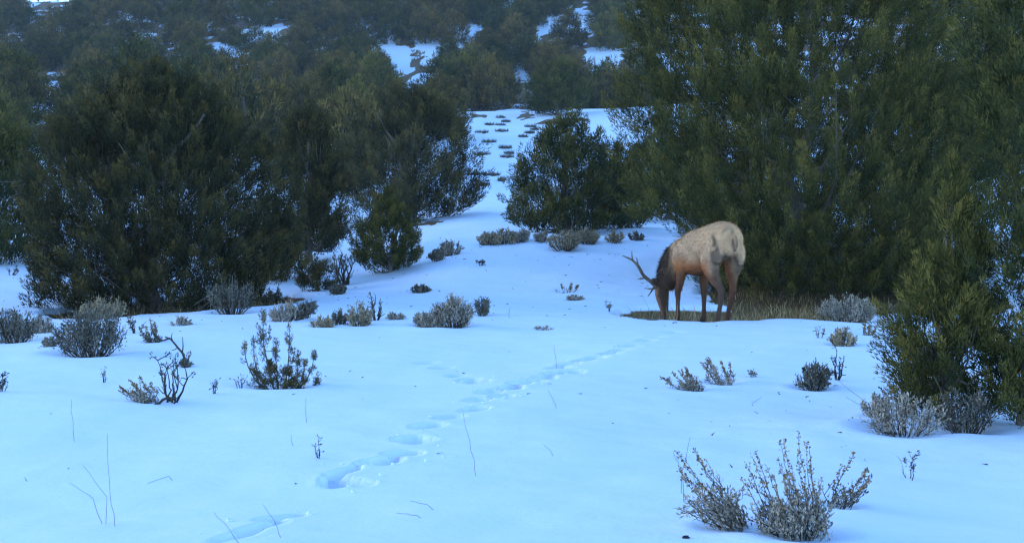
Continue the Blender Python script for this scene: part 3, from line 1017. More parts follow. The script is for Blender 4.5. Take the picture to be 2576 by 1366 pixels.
def coat(P):
    x, y, z = P[:, 0].astype(float), P[:, 1].astype(float), P[:, 2].astype(float)
    n1 = vnoise(x + 5, y + 5, z, s=0.16, seed=61)
    n2 = vnoise(x + 5, y + 5, z, s=0.05, seed=62)

    def mix(c, d, f):
        return c * (1 - f[:, None]) + np.array(d) * f[:, None]
    c = np.tile(np.array([.50, .285, .155]), (len(x), 1)) * (0.68 + 0.62 * n1)[:, None]
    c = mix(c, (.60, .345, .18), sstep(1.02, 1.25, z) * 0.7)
    # rump patch
    rp = 1 - sstep(-.70, -.60, x - .10 * sstep(1.15, 1.42, z) + .05 * (n1 - .5))
    rp = rp * sstep(.84, 1.08, z + .12 * (n2 - .5))
    c = mix(c, (.74, .38, .185), rp * .7)
    # darker line round the rump patch
    ln = np.exp(-((x - .10 * sstep(1.15, 1.42, z) + .615) / .03) ** 2) * sstep(.80, .9, z) * (1 - sstep(1.22, 1.34, z)) * sstep(.35, .6, n2 + .3 * n1)
    c = mix(c, (.10, .06, .04), np.clip(ln * 1.0, 0, .85))
    # mud smears running down the haunch
    sm = sstep(.62, .80, vnoise(x * 1.0 + 9, y + 9, z * .32, s=.075, seed=68)) * (1 - sstep(-.45, -.25, x)) * sstep(.85, .98, z) * (1 - sstep(1.30, 1.42, z))
    c = mix(c, (.17, .10, .065), np.clip(sm * .85, 0, 1))
    # belly and lower flank
    be = (1 - sstep(.80, 1.0, z + .05 * (n1 - .5))) * (1 - sstep(.42, .55, np.abs(x)))
    c = mix(c, (.46, .14, .042), be * .95)
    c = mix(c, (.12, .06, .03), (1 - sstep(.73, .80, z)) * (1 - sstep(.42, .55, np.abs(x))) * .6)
    # legs
    lg = 1 - sstep(.62, .92, z + .08 * (n1 - .5))
    c = mix(c, (.19, .078, .04), lg * sstep(-.2, .1, .12 + 0 * x))
    c = mix(c, (.085, .042, .03), (1 - sstep(.40, .70, z)) * .75)
    bk = (1 - sstep(-.60, -.52, x)) * (1 - sstep(.80, .94, z))
    c = mix(c, (.09, .055, .04), bk * .7)
    # neck, mane and head
    nk = sstep(.56, .68, x + .30 * (1.0 - z) + .10 * (n1 - .5)) * sstep(.30, .50, x)
    nk = nk * np.where((z < .80) & (x < .56), 0, 1)
    c = mix(c, (.085, .048, .032), nk)
    hd = sstep(.77, .82, x) * (1 - sstep(.50, .58, z))
    c = mix(c, (.36, .16, .085), hd * .85)
    c = mix(c, (.05, .032, .026), hd * (1 - sstep(.08, .14, z)))
    c = c * (0.86 + 0.28 * n2)[:, None]
    return np.clip(c, 0, 1)


def build_elk():
    m, t, b = nmat('elk_coat', 0.9, 0.08)
    a = t.nodes.new('ShaderNodeAttribute')
    a.attribute_name = 'coat'
    t.links.new(a.outputs['Color'], b.inputs['Base Color'])
    n = noise(t, 60, 4, 0.7)
    bp = t.nodes.new('ShaderNodeBump')
    bp.inputs['Strength'].default_value = 0.5
    bp.inputs['Distance'].default_value = 0.02
    t.links.new(n.outputs['Fac'], bp.inputs['Height'])
    t.links.new(bp.outputs[0], b.inputs['Normal'])
    ma, ta, ba = nmat('antler', 0.55, 0.3)
    na = noise(ta, 18, 4)
    ra = ramp(ta, [(0.3, (.075, .045, .03)), (0.7, (.20, .125, .08))])
    ta.links.new(na.outputs['Fac'], ra.inputs[0])
    ta.links.new(ra.outputs[0], ba.inputs['Base Color'])
    me, th, bh = nmat('hoof_and_eye', 0.35, 0.4)
    nh = noise(th, 30, 2)
    rh = ramp(th, [(0.3, (.012, .010, .010)), (0.7, (.035, .026, .022))])
    th.links.new(nh.outputs['Fac'], rh.inputs[0])
    th.links.new(rh.outputs[0], bh.inputs['Base Color'])

    root = thing('elk', 'bull elk with antlers grazing head down under the big right juniper', 'elk', (EX, EY, EZ), None, math.radians(112))
    root.scale = (ES, ES, ES)
    body, P, col = make_elk()
    link('body', body, m, root)
    # short winter hair standing off the coat
    rng = np.random.default_rng(5)
    npoly = len(body.polygons)
    cen = np.empty(npoly * 3, np.float32)
    body.polygons.foreach_get('center', cen)
    nor = np.empty(npoly * 3, np.float32)
    body.polygons.foreach_get('normal', nor)
    cen, nor = cen.reshape(-1, 3), nor.reshape(-1, 3)
    k = rng.choice(npoly, 15000)
    c, nn = cen[k] + rng.normal(0, .004, (15000, 3)), nor[k]
    flow = np.tile([-.5, 0, -.8], (15000, 1))
    flow = unit(flow - nn * (flow * nn).sum(1, keepdims=True))
    d = unit(flow * .9 + nn * .42 + rng.normal(0, .22, (15000, 3)))
    mane = (c[:, 0] > .52) & (c[:, 2] > .45) & (c[:, 2] < 1.1)
    ln = np.where(mane, .075, .030) * rng.uniform(.5, 1.4, 15000)
    ln = np.where(c[:, 2] < .5, .016, ln)
    V, T = leaf_tris(c - nn * .004, d, ln, .008, rng)
    hc = coat(c) * rng.uniform(.75, 1.25, (15000, 1))
    hm = mesh_np('coat_hair', V, T, {'coat': np.repeat(np.clip(hc, 0, 1), 3, 0)})
    ho = link('coat_hair', hm, m, root)
    ho['kind'] = 'stuff'
    # antlers
    for s in (1, -1):
        b0 = np.array([.85 - .02 * s, .225 + .045 * s, .50])
        beam = np.array([(0, 0, 0), (.04, .075, .08), (.08, .165, .155), (.07, .225, .26), (.12, .29, .345), (.24, .36, .39)]) * np.array([1, s, 1]) * 1.2 + b0
        tt = np.linspace(0, 5, 16)
        Bm = np.stack([np.interp(tt, np.arange(6), beam[:, q]) for q in range(3)], 1)
        Bm[1:-1] = (Bm[:-2] + 2 * Bm[1:-1] + Bm[2:]) / 4
        V, Fc, I = tubes([(Bm, np.interp(tt, [0, 1, 3, 5], [.032, .027, .022, .007]))], 8)
        ant = link('antler', mesh_np('antler', V, Fc, None, True), ma, root)
        for base, tip, r in [((.01, .02, .01), (.17, .09, .0), .017), ((.02, .04, .035), (.15, .06, -.10), .016), ((.075, .145, .135), (.17, .19, .115), .015), ((.07, .22, .25), (.12, .23, .37), .015), ((.115, .285, .34), (.15, .28, .45), .012)]:
            a0, a1 = np.array(base) * np.array([1, s, 1]) * 1.2 + b0, np.array(tip) * np.array([1, s, 1]) * 1.2 + b0
            V, Fc, I = tubes([(curve_pts(a0, a1, 6, np.array([.01, 0, -.015]), 0), np.linspace(r, .005, 6))], 8)
            link('tine', mesh_np('tine', V, Fc, None, True), ma, ant)
        # eye
        v, f = lump(np.random.default_rng(3), (.845 - .04 * s, .215 + .072 * s, .40), (.017, .012, .017), 10, 7)
        link('eye', mesh_np('eye', v, f, None, True), me, root)
    for fx, s in ((.47, 1), (.28, -1), (-.55, 1), (-.31, -1)):
        xx = fx if fx > 0 else fx + .01
        V, Fc = loft([((xx + .02, .152 * s, .085), .036, .042), ((xx + .045, .152 * s, .05), .042, .054), ((xx + .06, .152 * s, .012), .046, .066), ((xx + .06, .152 * s, -.012), .046, .066)], 14)
        hme = bpy.data.meshes.new('hoof')
        hme.from_pydata(V.tolist(), [], Fc)
        link('hoof', hme, me, root)


build_elk()

# ------------------------------------------------------------------ trees standing near
def cut_low_gap(p, rng):
    """the thin, half-bare inside of the big right tree low down"""
    t = p[:, 2] / 8.6
    front = p[:, 1] < 1.2
    g = (t < .42) & (t > .13) & (p[:, 0] < 1.4) & (p[:, 0] > -2.9) & front
    v = (np.abs(p[:, 0] - 0.3) < .55) & (t > .25) & (t < .72) & (p[:, 1] < 0.5)
    low = (p[:, 0] < -2.15) & (p[:, 2] < 1.45 + .25 * rng.random(len(p)))
    return low | (g & (rng.random(len(p)) < .42)) | (v & (rng.random(len(p)) < .45))


TX = lambda px, y: (px - CW / 2) / F * y
juniper('largest juniper at right, towering behind the grazing elk', TX(2022, 24.6), 24.6, 7.4, 8.8, 4700, 140, .60, .110, .070, .022, 11, 'juniper_green', nl=26, trunk_r=.17, dead=16, skirt=(620, .35, .88, 1.5), cut=cut_low_gap,
        hole=.22, hole_s=.9, lift=.012, prof=[(0, .62), (.05, .88), (.15, 1.0), (.45, .98), (.65, .9), (.8, .75), (.92, .5), (1, .1)])
juniper('broad rounded juniper filling the left middle of the photo', TX(392, 22.6), 22.6, 4.95, 4.45, 2300, 130, .46, .095, .064, .021, 12, 'juniper', nl=50, trunk_r=.13, dead=20, hole=.27, stems=2,
        prof=[(0, .80), (.1, .95), (.3, 1.0), (.5, .97), (.7, .82), (.85, .58), (.95, .33), (1, .08)])
juniper('dark juniper cut off by the left edge behind the broad rounded one', TX(-10, 31), 31, 2.6, 3.9, 420, 80, .6, .17, .11, .035, 13, 'juniper_green', nl=30, trunk_r=.12)
juniper('tall thin-crowned juniper between the broad left one and the clearing', TX(775, 30.5), 30.5, 2.2, 3.75, 520, 100, .55, .14, .085, .027, 14, 'juniper', nl=40, trunk_r=.11, lift=.10, hole=.40)
juniper('low dark juniper skirt right of the broad left tree', TX(690, 27.5), 27.5, 1.5, 1.5, 190, 90, .4, .12, .075, .025, 15, 'juniper', nl=20, trunk_r=.06, hole=.45)
juniper('open-branched juniper left of the snowy slope with bare lower limbs', TX(1035, 45), 45.0, 5.1, 4.9, 620, 100, .72, .19, .12, .038, 16, 'juniper', nl=70, trunk_r=.14, dead=20, hole=.50, hole_s=1.0, lift=.06, stems=2)
juniper('small bushy juniper standing alone left of the clearing', TX(975, 27.2), 27.2, 1.45, 1.78, 300, 110, .34, .085, .062, .020, 17, 'juniper_green', nl=40, trunk_r=.05, hole=.40, stems=2,
        prof=[(0, .62), (.12, .95), (.3, 1), (.5, .85), (.7, .6), (.85, .4), (1, .1)])
juniper('rounded juniper behind the crest sagebrush right of the snowy slope', TX(1432, 36.5), 36.5, 3.75, 3.35, 620, 100, .55, .15, .095, .03, 18, 'juniper_green', nl=60, trunk_r=.13, dead=14, hole=.44,
        prof=[(0, .8), (.12, 1), (.35, .95), (.55, .8), (.75, .6), (.9, .4), (1, .1)])
juniper('shaded juniper directly behind the trunk of the largest right juniper', TX(1900, 33), 33.0, 4.6, 4.6, 620, 80, .6, .18, .11, .036, 31, 'juniper_green', nl=40, trunk_r=.14, hole=.25)
juniper('shaded juniper behind the right half of the largest juniper', TX(2270, 31), 31.0, 4.2, 4.4, 560, 80, .6, .18, .11, .036, 32, 'juniper_green', nl=40, trunk_r=.14, hole=.25, lift=.10)
juniper('shaded juniper behind the left edge of the largest juniper', TX(1680, 43), 43.0, 3.6, 4.0, 420, 80, .6, .19, .12, .04, 33, 'juniper_green', nl=30, trunk_r=.13, hole=.3)
juniper('shaded juniper glimpsed behind the trunk at the right edge', TX(2560, 28), 28.0, 3.4, 5.4, 560, 80, .6, .17, .10, .034, 34, 'juniper_green', nl=30, trunk_r=.13, hole=.25, lift=.10)
juniper('small juniper between the rounded one and the largest juniper', TX(1560, 38), 38.0, 2.0, 2.6, 300, 80, .5, .14, .095, .032, 19, 'juniper_green', nl=24, trunk_r=.08, hole=.46)
juniper('slim juniper with pointed leaders at the right edge, nearest of the trees', TX(2400, 9.5), 9.5, .92, 1.98, 330, 120, .26, .055, .040, .012, 20, 'juniper_green', nl=40, trunk_r=.04, dead=8, hole=.54, hole_s=.34, lobe=.35, upl=.9,
        prof=[(0, .72), (.2, 1), (.45, .88), (.58, .55), (.75, .36), (.9, .22), (1, .06)], lift=.04)
juniper('tall juniper with grey trunk cut off by the right edge', TX(2575, 9.3), 9.3, 1.35, 3.9, 330, 130, .30, .062, .044, .014, 21, 'juniper_green', nl=10, trunk_r=.05, dead=0, skirt=(110, .15, .95, 1.3), hole=.44, hole_s=.45, lobe=.35, upl=.8,
        prof=[(0, .5), (.15, .62), (.3, .5), (.5, .62), (.7, .85), (.85, .7), (1, .2)], lift=.05)


def sapling():
    rng = np.random.default_rng(22)
    x, y = SAP
    z = land1(x, y)
    k = y / F
    t = thing('juniper_sapling', 'juniper sapling with several pointed leaders in the left foreground snow', 'tree', (x, y, z))
    lines, p, ax, sz = [], [], [], []
    for a, b, w0, n in [(664, 772, 26, 26), (728, 812, 24, 22), (692, 850, 26, 20), (640, 845, 22, 14), (612, 855, 12, 7), (788, 880, 16, 10), (762, 905, 22, 16), (640, 915, 22, 16), (752, 880, 22, 16), (675, 905, 30, 22), (725, 915, 30, 22), (800, 935, 10, 5)]:
        tip = np.array([(a - 705) * k, rng.uniform(-.12, .12), (975 - b) * k])
        base = np.array([np.clip((a - 705) * k * .25, -.06, .06), tip[1] * .2, -.04])
        c = curve_pts(base, tip, 9, np.array([(a - 705) * k * .22, 0, -.04]), .004, rng)
        lines.append((c, np.linspace(.011, .002, 9)))
        tt = rng.uniform(.22, .97, n)
        q = np.stack([np.interp(tt * 8, np.arange(9), c[:, i]) for i in range(3)], 1)
        sp = w0 * k * (1.08 - tt)[:, None]
        e = q + rng.normal(0, .85, (n, 3)) * sp
        for g, h in zip(q, e):
            lines.append((np.array([g - [0, 0, .012], (g + h) / 2 - [0, 0, .005], h]), np.array([.0035, .003, .0015])))
        p.append(e)
        ax.append(unit((e - q) * 6 + np.array([0, 0, .75]) + rng.normal(0, .25, (n, 3))))
        p.append(c[-1:] - [0, 0, .02])
        ax.append(np.array([[0, 0, 1.0]]))
    p, ax = np.concatenate(p), np.concatenate(ax)
    V, Fc, I = tubes(lines, 5)
    link('trunk', mesh_np('trunk', V, Fc, {'tint': np.full(len(V), .35)}, True), M['bark'], t)
    V, T, ti = clump_leaves(rng, p, ax, .08, .024, 46, .022, .0085)
    link('crown', mesh_np('crown', V, T, {'tint': ti}), M['juniper'], t)


sapling()
juniper('dark round juniper on the brow right of the snowy slope top', TX(1405, 101), 101.0, 5.4, 4.5, 420, 60, .9, .30, .20, .07, 23, 'juniper_green', nl=24, trunk_r=.16, hole=.25, lobe=.12)
juniper('juniper on the brow just left of the snowy slope top', TX(1108, 84), 84.0, 4.2, 4.2, 380, 60, .8, .27, .18, .06, 24, 'juniper', nl=24, trunk_r=.15, hole=.3)
juniper('brownish juniper on the slope left of the slope top, second from the gap', TX(985, 72), 72.0, 4.6, 4.6, 380, 60, .8, .27, .17, .06, 25, 'juniper', nl=24, trunk_r=.15, hole=.3)
juniper('brownish juniper on the slope above the tall thin-crowned one', TX(870, 66), 66.0, 4.2, 4.3, 380, 60, .8, .25, .16, .055, 26, 'juniper', nl=24, trunk_r=.15, hole=.3)

# ------------------------------------------------------------------ trees on the far hillside
def hillside():
    rng = np.random.default_rng(99)
    protos = []
    for i in range(8):
        W, Hh = rng.uniform(4.8, 6.2), rng.uniform(3.9, 5.0)
        p, ax = crown_cloud(rng, W, Hh, 150, .03, None, .2, .2, 1.2, seed=200 + i)
        V, T, ti = clump_leaves(rng, p, ax, 1.05, .42, 42, .30, .11)
        cr = mesh_np('crown', V, T, {'tint': np.clip(ti + rng.uniform(-.12, .12), 0, 1)})
        cr.materials.append(M['juniper' if i % 3 else 'juniper_green'])
        tr = curve_pts((0, 0, -.5), (rng.normal(0, .4), rng.normal(0, .4), Hh * .85), 7, rng.normal(0, .2, 3), .05, rng)
        L = [(tr, np.linspace(.2, .03, 7))] + limbs(rng, tr, p[rng.choice(len(p), 8, replace=False)], .07)
        V, Fc, I = tubes(L, 5)
        tm = mesh_np('trunk', V, Fc, {'tint': np.full(len(V), .5)}, True)
        tm.materials.append(M['bark'])
        protos.append((tm, cr, W, Hh))
    pts = []
    n = 0
    tries = 0
    near = [(TX(1405, 101), 101), (TX(1108, 84), 84), (TX(985, 72), 72), (TX(870, 66), 66)]
    while tries < 14000 and n < 296:
        tries += 1
        y = math.sqrt(rng.uniform(52 ** 2, 243 ** 2))
        x = rng.uniform(-.445, .445) * y
        s = rng.uniform(.75, 1.15)
        i = rng.integers(0, 8)
        W, Hh = protos[i][2] * s, protos[i][3] * s
        z = float(base_h(np.array([x]), np.array([y]))[0])
        u, vb = proj(x, y, z)
        u, vt = proj(x, y, z + Hh)
        hwp = W / 2 * F / y
        if vb < -5 or u < -60 or u > CW + 60:
            continue
        # hidden behind the near trees: not needed
        if 150 < u < 640 and vt > 290 or 60 < u < 720 and vt > 420:
            continue
        if 1660 < u < 2440 and vt > -30 or 1610 < u < 2560 and vt > 180:
            continue
        if y < 112:
            # the open snowy slope and the snow right of it
            if 1130 < u < 1660 and y < 107 and u + hwp > 1185:
                continue
            if u + hwp > 1180 and u < 1185:
                continue
            if vb > 470:
                continue
        # open snow patches
        if any(u + hwp * .45 > a and u - hwp * .45 < c and vb - (vb - vt) * .1 > b and vt + (vb - vt) * .2 < d for a, b, c, d in OPEN):
            continue
        if vt < 8 and abs(u - 112) < hwp * .9 + 30 and vb > 0:
            continue
        dmin = (2.9 if 820 < u < 1640 else 4.6) if y > 112 else 4.2
        if any((x - a) ** 2 + (y - b) ** 2 < (dmin * (.6 + .5 * s)) ** 2 for a, b in pts + near):
            continue
        pts.append((x, y))
        n += 1
        hue = 'brownish' if i % 3 else 'dark green'
        size = 'small' if s < .88 else 'large' if s > 1.03 else 'middling'
        if y < 112:
            zone = 'on the nearer wooded slope left of the snowy gap' if u < 1200 else 'on the nearer slope right of the snowy gap'
        else:
            col = 'at the far left' if u < 320 else 'above the broad left juniper' if u < 640 else 'left of the long snow streak' if u < 960 else 'between the snow streaks' if u < 1290 else 'right of the snowy gap' if u < 1640 else 'past the largest juniper' if u < 2350 else 'in the top right corner'
            row = 'low' if vb > 190 else 'high' if vb < 70 else 'halfway up'
            zone = row + ' on the far hillside ' + col
        lb, gr = size + ' ' + hue + ' juniper ' + zone, 'junipers ' + zone
        t = thing('hillside_juniper', lb, 'tree', (x, y, z - .1), gr, rng.random() * 6.28)
        t.scale = (s, s, s * rng.uniform(.85, 1.15))
        link('trunk', protos[i][0], None, t)
        link('crown', protos[i][1], None, t)
    print('hillside trees', n, 'tries', tries)


hillside()


def brush():
    """low scrub that covers the far hillside between the trees"""
    rng = np.random.default_rng(101)
    n = 5200
    y = np.sqrt(rng.uniform(112 ** 2, 243 ** 2, n))
    x = rng.uniform(-.45, .45, n) * y
    k = hill_bare(x, y) > .5
    x, y = x[k], y[k]
    z = base_h(x, y)
    s = rng.uniform(.35, 1.1, len(x))
    m = 26
    X = np.repeat(np.stack([x, y, z], 1), m, 0)
    S = np.repeat(s, m)[:, None]
    d = unit(rng.normal(0, .7, (len(X), 3)) + [0, 0, .8])
    c = X + d * [1.0, 1.0, .6] * S * rng.random((len(X), 1)) ** .5
    V, T = leaf_tris(c, d, S[:, 0] * .45, S[:, 0] * .20, rng)
    o = link('hillside_brush', mesh_np('hillside_brush', V, T, {'tint': np.repeat(np.repeat(rng.random(len(x)), m) * .7 + .1, 3)}), M['sage_dark'])
    o['kind'] = 'stuff'
    o['label'] = 'low dark scrub covering the far hillside between junipers'
    o['category'] = 'scrub'


brush()

# ------------------------------------------------------------------ shrubs
for i, (k, lb, px, py, h, wv, ex) in enumerate(SHRUBS):
    shrub(k, lb, px, py, h, wv, 300 + i, **ex)

juniper('young olive juniper sprawling over the bank right of the broad left tree', TX(800, 25.5), 25.5, .9, .62, 90, 80, .26, .07, .055, .018, 27, 'juniper', nl=16, trunk_r=.03, name='juniper_shrub', cat='shrub', hole=.3)


def curved_branch():
    """the bent bare branch rising left from a tuft in the left foreground"""
    rng = np.random.default_rng(77)
    x, y, z = spot(468, 918)
    k = y / F
    P = lambda a, b, dy=0.0: np.array([(a - 468) * k, dy, (918 - b) * k])
    L = [(np.array([P(468, 926), P(466, 905), P(460, 888), P(448, 874), P(436, 862, .03), P(425, 852, .05), P(412, 848, .06)]), np.linspace(.017, .007, 7)),
         (np.array([P(459, 886), P(461, 872), P(462, 858, -.02), P(461, 846, -.02)]), np.linspace(.008, .003, 4)),
         (np.array([P(432, 858, .04), P(428, 848, .05), P(430, 838, .06)]), np.linspace(.008, .003, 3)),
         (np.array([P(424, 851, .05), P(410, 856, .06), P(398, 858, .06)]), np.linspace(.012, .006, 3)),
         (np.array([P(448, 874), P(441, 878, -.02), P(434, 880, -.03)]), np.linspace(.006, .003, 3))]
    V, Fc, I = tubes(L, 6)
    o = link('curved_bare_branch', mesh_np('curved_bare_branch', V, Fc, {'tint': np.full(len(V), .35)}, True), M['twig'], None, (x, y, z))
    tag(o, 'curved bare branch arching left from a small dark tuft', 'branch')
    x2, y2, z2 = spot(408, 1018)
    k = y2 / F
    Q = lambda a, b: np.array([(a - 408) * k, 0.02 * ((a - 408) / 20), (1018 - b) * k + .012])
    V, Fc, I = tubes([(np.array([Q(390, 1021), Q(402, 1018), Q(410, 1010), Q(420, 1006), Q(440, 1008)]), np.array([.007, .012, .013, .013, .009]))], 6)
    o = link('fallen_stick', mesh_np('fallen_stick', V, Fc, {'tint': np.full(len(V), .3)}, True), M['twig'], None, (x2, y2, z2))
    tag(o, 'dark stick lying on snow at the foot of the bare-stemmed shrub', 'stick')
    # log on the slope right of the snowy gap
    a, b = ground_at(1372, 309), ground_at(1445, 321)
    if a and b:
        pa, pb = np.array([*a, land1(*a) + .12]), np.array([*b, land1(*b) + .18])
        V, Fc, I = tubes([(curve_pts(np.zeros(3), pb - pa, 9, np.array([0, 0, .15]), .05, rng), np.linspace(.10, .17, 9))], 7)
        o = link('fallen_log', mesh_np('fallen_log', V, Fc, {'tint': np.full(len(V), .8)}, True), M['bark'], None, tuple(pa))
        tag(o, 'weathered log lying on the slope below the dark brow juniper', 'log')
    # scrap of dead leaf near the bottom edge
    x, y, z = spot(1725, 1353)
    v, f = lump(rng, (0, 0, .004), (.022, .012, .008))
    o = link('dead_leaf_scrap', mesh_np('dead_leaf_scrap', v, f, {'tint': np.full(len(v), .1)}), M['twig'], None, (x, y, z))
    tag(o, 'dark scrap of dead leaf on snow below the nearest sagebrush', 'leaf')
    # the leaning dark stick in the clearing pair of sagebrush
    x, y, z = spot(1145, 822)
    k = y / F
    V, Fc, I = tubes([(np.array([[0, 0, -.02], [14 * k, 0, 8 * k], [32 * k, .02, 20 * k]]), np.array([.016, .013, .008]))], 6)
    o = link('leaning_stick', mesh_np('leaning_stick', V, Fc, {'tint': np.full(len(V), .25)}, True), M['twig'], None, (x, y, z))
    tag(o, 'dark stick leaning right from the tall pale sagebrush in mid clearing', 'stick')


curved_branch()


def tussocks():
    rng = np.random.default_rng(55)
    for q, (px, py, wv) in enumerate(TUS):
        x, y = ground_at(px, py)
        z = land1(x, y)
        r = wv * .5 * y / F
        n = 170
        a = rng.random(n) * 6.28
        rr = rng.random(n) ** .5
        p = np.stack([np.cos(a) * rr * r, np.sin(a) * rr * .5, np.zeros(n)], 1)
        d = unit(np.stack([rng.normal(0, .6, n), rng.normal(0, .6, n), np.ones(n)], 1))
        V, T = leaf_tris(p - [0, 0, .03], d, rng.uniform(.14, .34, n), .05, rng)
        me = mesh_np('grass_tussock', V, T, {'tint': np.repeat(rng.random(n) * .6, 3)})
        o = link('grass_tussock', me, M['sage_dark'], None, (x, y, z))
        tag(o, 'dark low tussock on the narrow snowy slope between the junipers', 'grass', 'tussocks on the snowy slope')


tussocks()

# ------------------------------------------------------------------ dry stalks
ST = [
    ('tall upright stalk, tallest in the left foreground snow', [(290, 1322), (284, 1240), (280, 1085)]),
    ('broken dark stalk slanting left beside the tallest foreground stalk', [(268, 1318), (262, 1250), (200, 1178)]),
    ('thin stalk slanting left just behind the broken dark one', [(262, 1316), (240, 1250), (186, 1208)]),
    ('thin upright stalk at the far left in smooth snow', [(188, 1110), (178, 1060), (172, 1008)]),
    ('slanting stalk at the bottom edge, left of the nearest tracks', [(610, 1364), (580, 1325), (547, 1280)]),
    ('slanting stalk at the bottom edge crossing the nearest track', [(712, 1352), (690, 1318), (655, 1276)]),
    ('short upright stalk right of the juniper sapling', [(771, 1062), (771, 1020), (773, 998)]),
    ('long stalk leaning left in the centre foreground snow', [(1199, 1196), (1180, 1110), (1163, 1040)]),
    ('stalk lying almost flat near bottom centre, lower of two', [(1085, 1300), (1050, 1293), (1000, 1282)]),
    ('stalk lying almost flat near bottom centre, upper of two', [(1112, 1283), (1075, 1274), (1030, 1266)]),
    ('bent stalk making a low roof shape in the left foreground', [(442, 1206), (428, 1194), (372, 1212)]),
    ('thin stalk standing in open snow below the grey tuft', [(1401, 922), (1397, 895), (1394, 868)]),
    ('thin slanting stalk in open snow right of the tracks', [(1402, 1025), (1390, 1000), (1378, 978)]),
    ('short slanting stalk in the right centre foreground', [(1398, 1148), (1385, 1135), (1368, 1122)]),
    ('thin tall stalk with a knob left of the nearest sagebrush', [(1722, 1262), (1715, 1190), (1690, 1130)]),
    ('thin straight stalk crossing the knobbed one', [(1712, 1240), (1722, 1180), (1740, 1105)]),
    ('bent thin stalk in the snow above the nearest sagebrush', [(1890, 1020), (1893, 1012), (1912, 996)]),
    ('dark twig slanting down from the forked twigs to the juniper sagebrush', [(2200, 1015), (2150, 990), (2112, 958)]),
    ('thin twig on snow left of the sagebrush under the right juniper', [(2195, 1030), (2160, 1015), (2122, 996)]),
    ('stalk standing beside the lone round little shrub', [(1282, 800), (1280, 790), (1284, 772)]),
    ('thin faint stalk in the centre foreground above the deep tracks', [(740, 1120), (735, 1105), (736, 1088)]),
]
for i, (lb, pts) in enumerate(ST):
    stalk(lb, pts, 500 + i, r=0.0007 + 0.00016 * ground_at(*pts[0])[1])

# ------------------------------------------------------------------ dry grass on the bare patches
def grass_spots(rng, n, x0, x1, y0, y1):
    x = rng.uniform(x0, x1, n * 3)
    y = rng.uniform(y0, y1, n * 3)
    k = well(x, y) > .55
    nz = vnoise(x, y, s=.5, seed=71)
    k &= rng.random(n * 3) < sstep(.25, .7, nz) + .15
    return np.stack([x[k], y[k]], 1)[:n]


g_rng = np.random.default_rng(8)
grass('dry_grass', 'dry yellow grass on bare ground around the elk', grass_spots(g_rng, 3600, 1.5, 8.6, 16.9, 25), .05, .20, 81)
grass('dry_grass', 'dry grass on the dark bare ground under the broad left juniper', grass_spots(g_rng, 1500, -8.6, -3.0, 19.6, 24), .05, .20, 82)
ex = np.array([(TX(px, 17.5), 17.5 + dy) for px, dy in [(1895, 0), (1880, .1), (1902, .2), (1920, .05), (1868, .05), (1925, .3), (1842, .0), (1820, .1), (1730, .0), (1690, .05), (1850, .2), (1776, .05), (1655, .1), (1700, 0), (1668, .2), (1680, .1), (1690, .25), (1705, .2), (1720, .15), (1640, .2), (1625, .1)]])
grass('tall_straw', 'tall pale straw stems standing in front of the elk legs', np.repeat(ex, 3, 0) + g_rng.normal(0, .06, (len(ex) * 3, 2)), .16, .36, 83, .005)

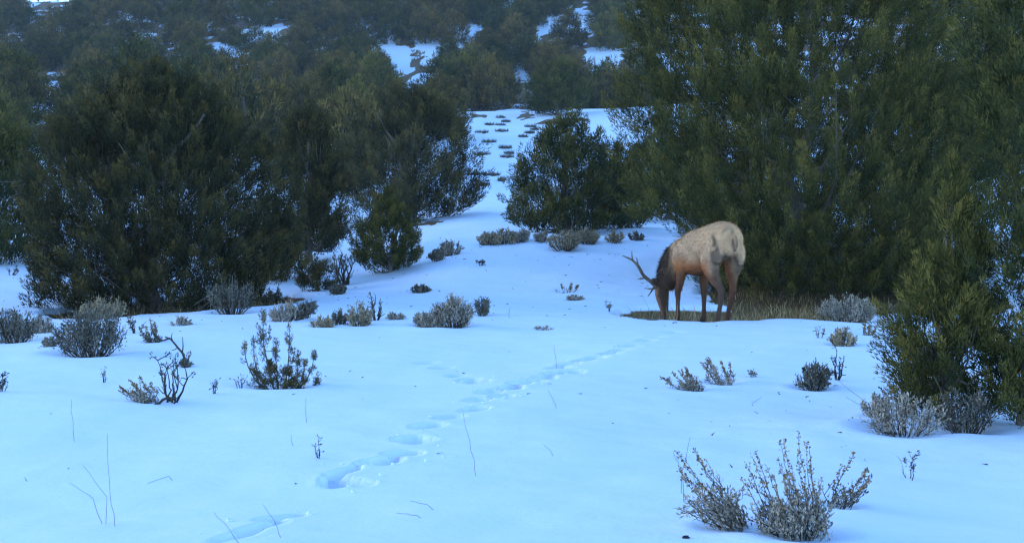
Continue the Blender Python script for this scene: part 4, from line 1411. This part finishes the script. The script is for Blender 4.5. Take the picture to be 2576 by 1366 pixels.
def debris():
    """shed needles and bark flecks on the snow, and crumbs kicked out of the tracks"""
    rng = np.random.default_rng(91)
    n = 1500
    y = rng.uniform(4.5, 34, n)
    x = rng.uniform(-.42, .42, n) * y
    src = np.array([(5.6, 24.6, 4.5), (-6.5, 22.6, 3.5), (TX(975, 27.2), 27.2, 1.6), (TX(2420, 9.5), 9.5, 1.3), (SAP[0], SAP[1], .7), (TX(1432, 36), 36, 3)])
    w_ = .035 + sum(np.exp(-((x - a) ** 2 + (y - b) ** 2) / (2 * r * r)) for a, b, r in src)
    k = (rng.random(n) < w_) & (well(x, y) < .1)
    x, y = x[k], y[k]
    z = land(x, y) + .003
    a = rng.random(len(x)) * 6.28
    d = np.stack([np.cos(a), np.sin(a), rng.uniform(0, .5, len(x))], 1)
    V, T = leaf_tris(np.stack([x, y, z], 1), unit(d), rng.uniform(.015, .06, len(x)) * (.6 + y / 25), rng.uniform(.006, .014, len(x)) * (.6 + y / 25), rng)
    o = link('needle_litter', mesh_np('needle_litter', V, T, {'tint': np.repeat(rng.random(len(x)) * .5, 3)}), M['twig'])
    o['kind'] = 'stuff'
    o['label'] = 'shed needles and bark flecks scattered on the snow'
    o['category'] = 'litter'
    VV, FF, off = [], [], 0
    for cx, cy, ln, wd, dp, a in TRK:
        if cy > 13:
            continue
        for _ in range(rng.integers(1, 4)):
            t = rng.random() * 6.28
            q = rng.uniform(.9, 2.0)
            px, py = cx + math.cos(t) * ln * .5 * q, cy + math.sin(t) * ln * .5 * q
            r = rng.uniform(.006, .018)
            v, f = lump(rng, (px, py, land1(px, py) + r * .3), (r, r, r * .7), 6, 4)
            VV.append(v)
            FF.append(f + off)
            off += len(v)
    o = link('snow_crumbs', mesh_np('snow_crumbs', np.concatenate(VV), np.concatenate(FF), None, True), M['snow'])
    o['kind'] = 'stuff'
    o['label'] = 'crumbs of snow kicked out beside the tracks'
    o['category'] = 'snow'


debris()

# ------------------------------------------------------------------ air
def haze():
    x0, x1, y0, y1, z0, z1 = -520, 520, -520, 520, -3.0, 62.0
    V = np.array([(x, y, z) for z in (z0, z1) for y in (y0, y1) for x in (x0, x1)])
    f = np.array([[0, 2, 3, 1], [4, 5, 7, 6], [0, 1, 5, 4], [2, 6, 7, 3], [0, 4, 6, 2], [1, 3, 7, 5]])
    m = bpy.data.materials.new('haze_air')
    m.use_nodes = True
    t = m.node_tree
    t.nodes.clear()
    o = t.nodes.new('ShaderNodeOutputMaterial')
    v = t.nodes.new('ShaderNodeVolumePrincipled')
    v.inputs['Color'].default_value = (.75, .88, 1.0, 1)
    v.inputs['Density'].default_value = 0.00032
    t.links.new(v.outputs[0], o.inputs['Volume'])
    ob = link('haze', mesh_np('haze', V, f), m)
    ob['kind'] = 'stuff'


haze()
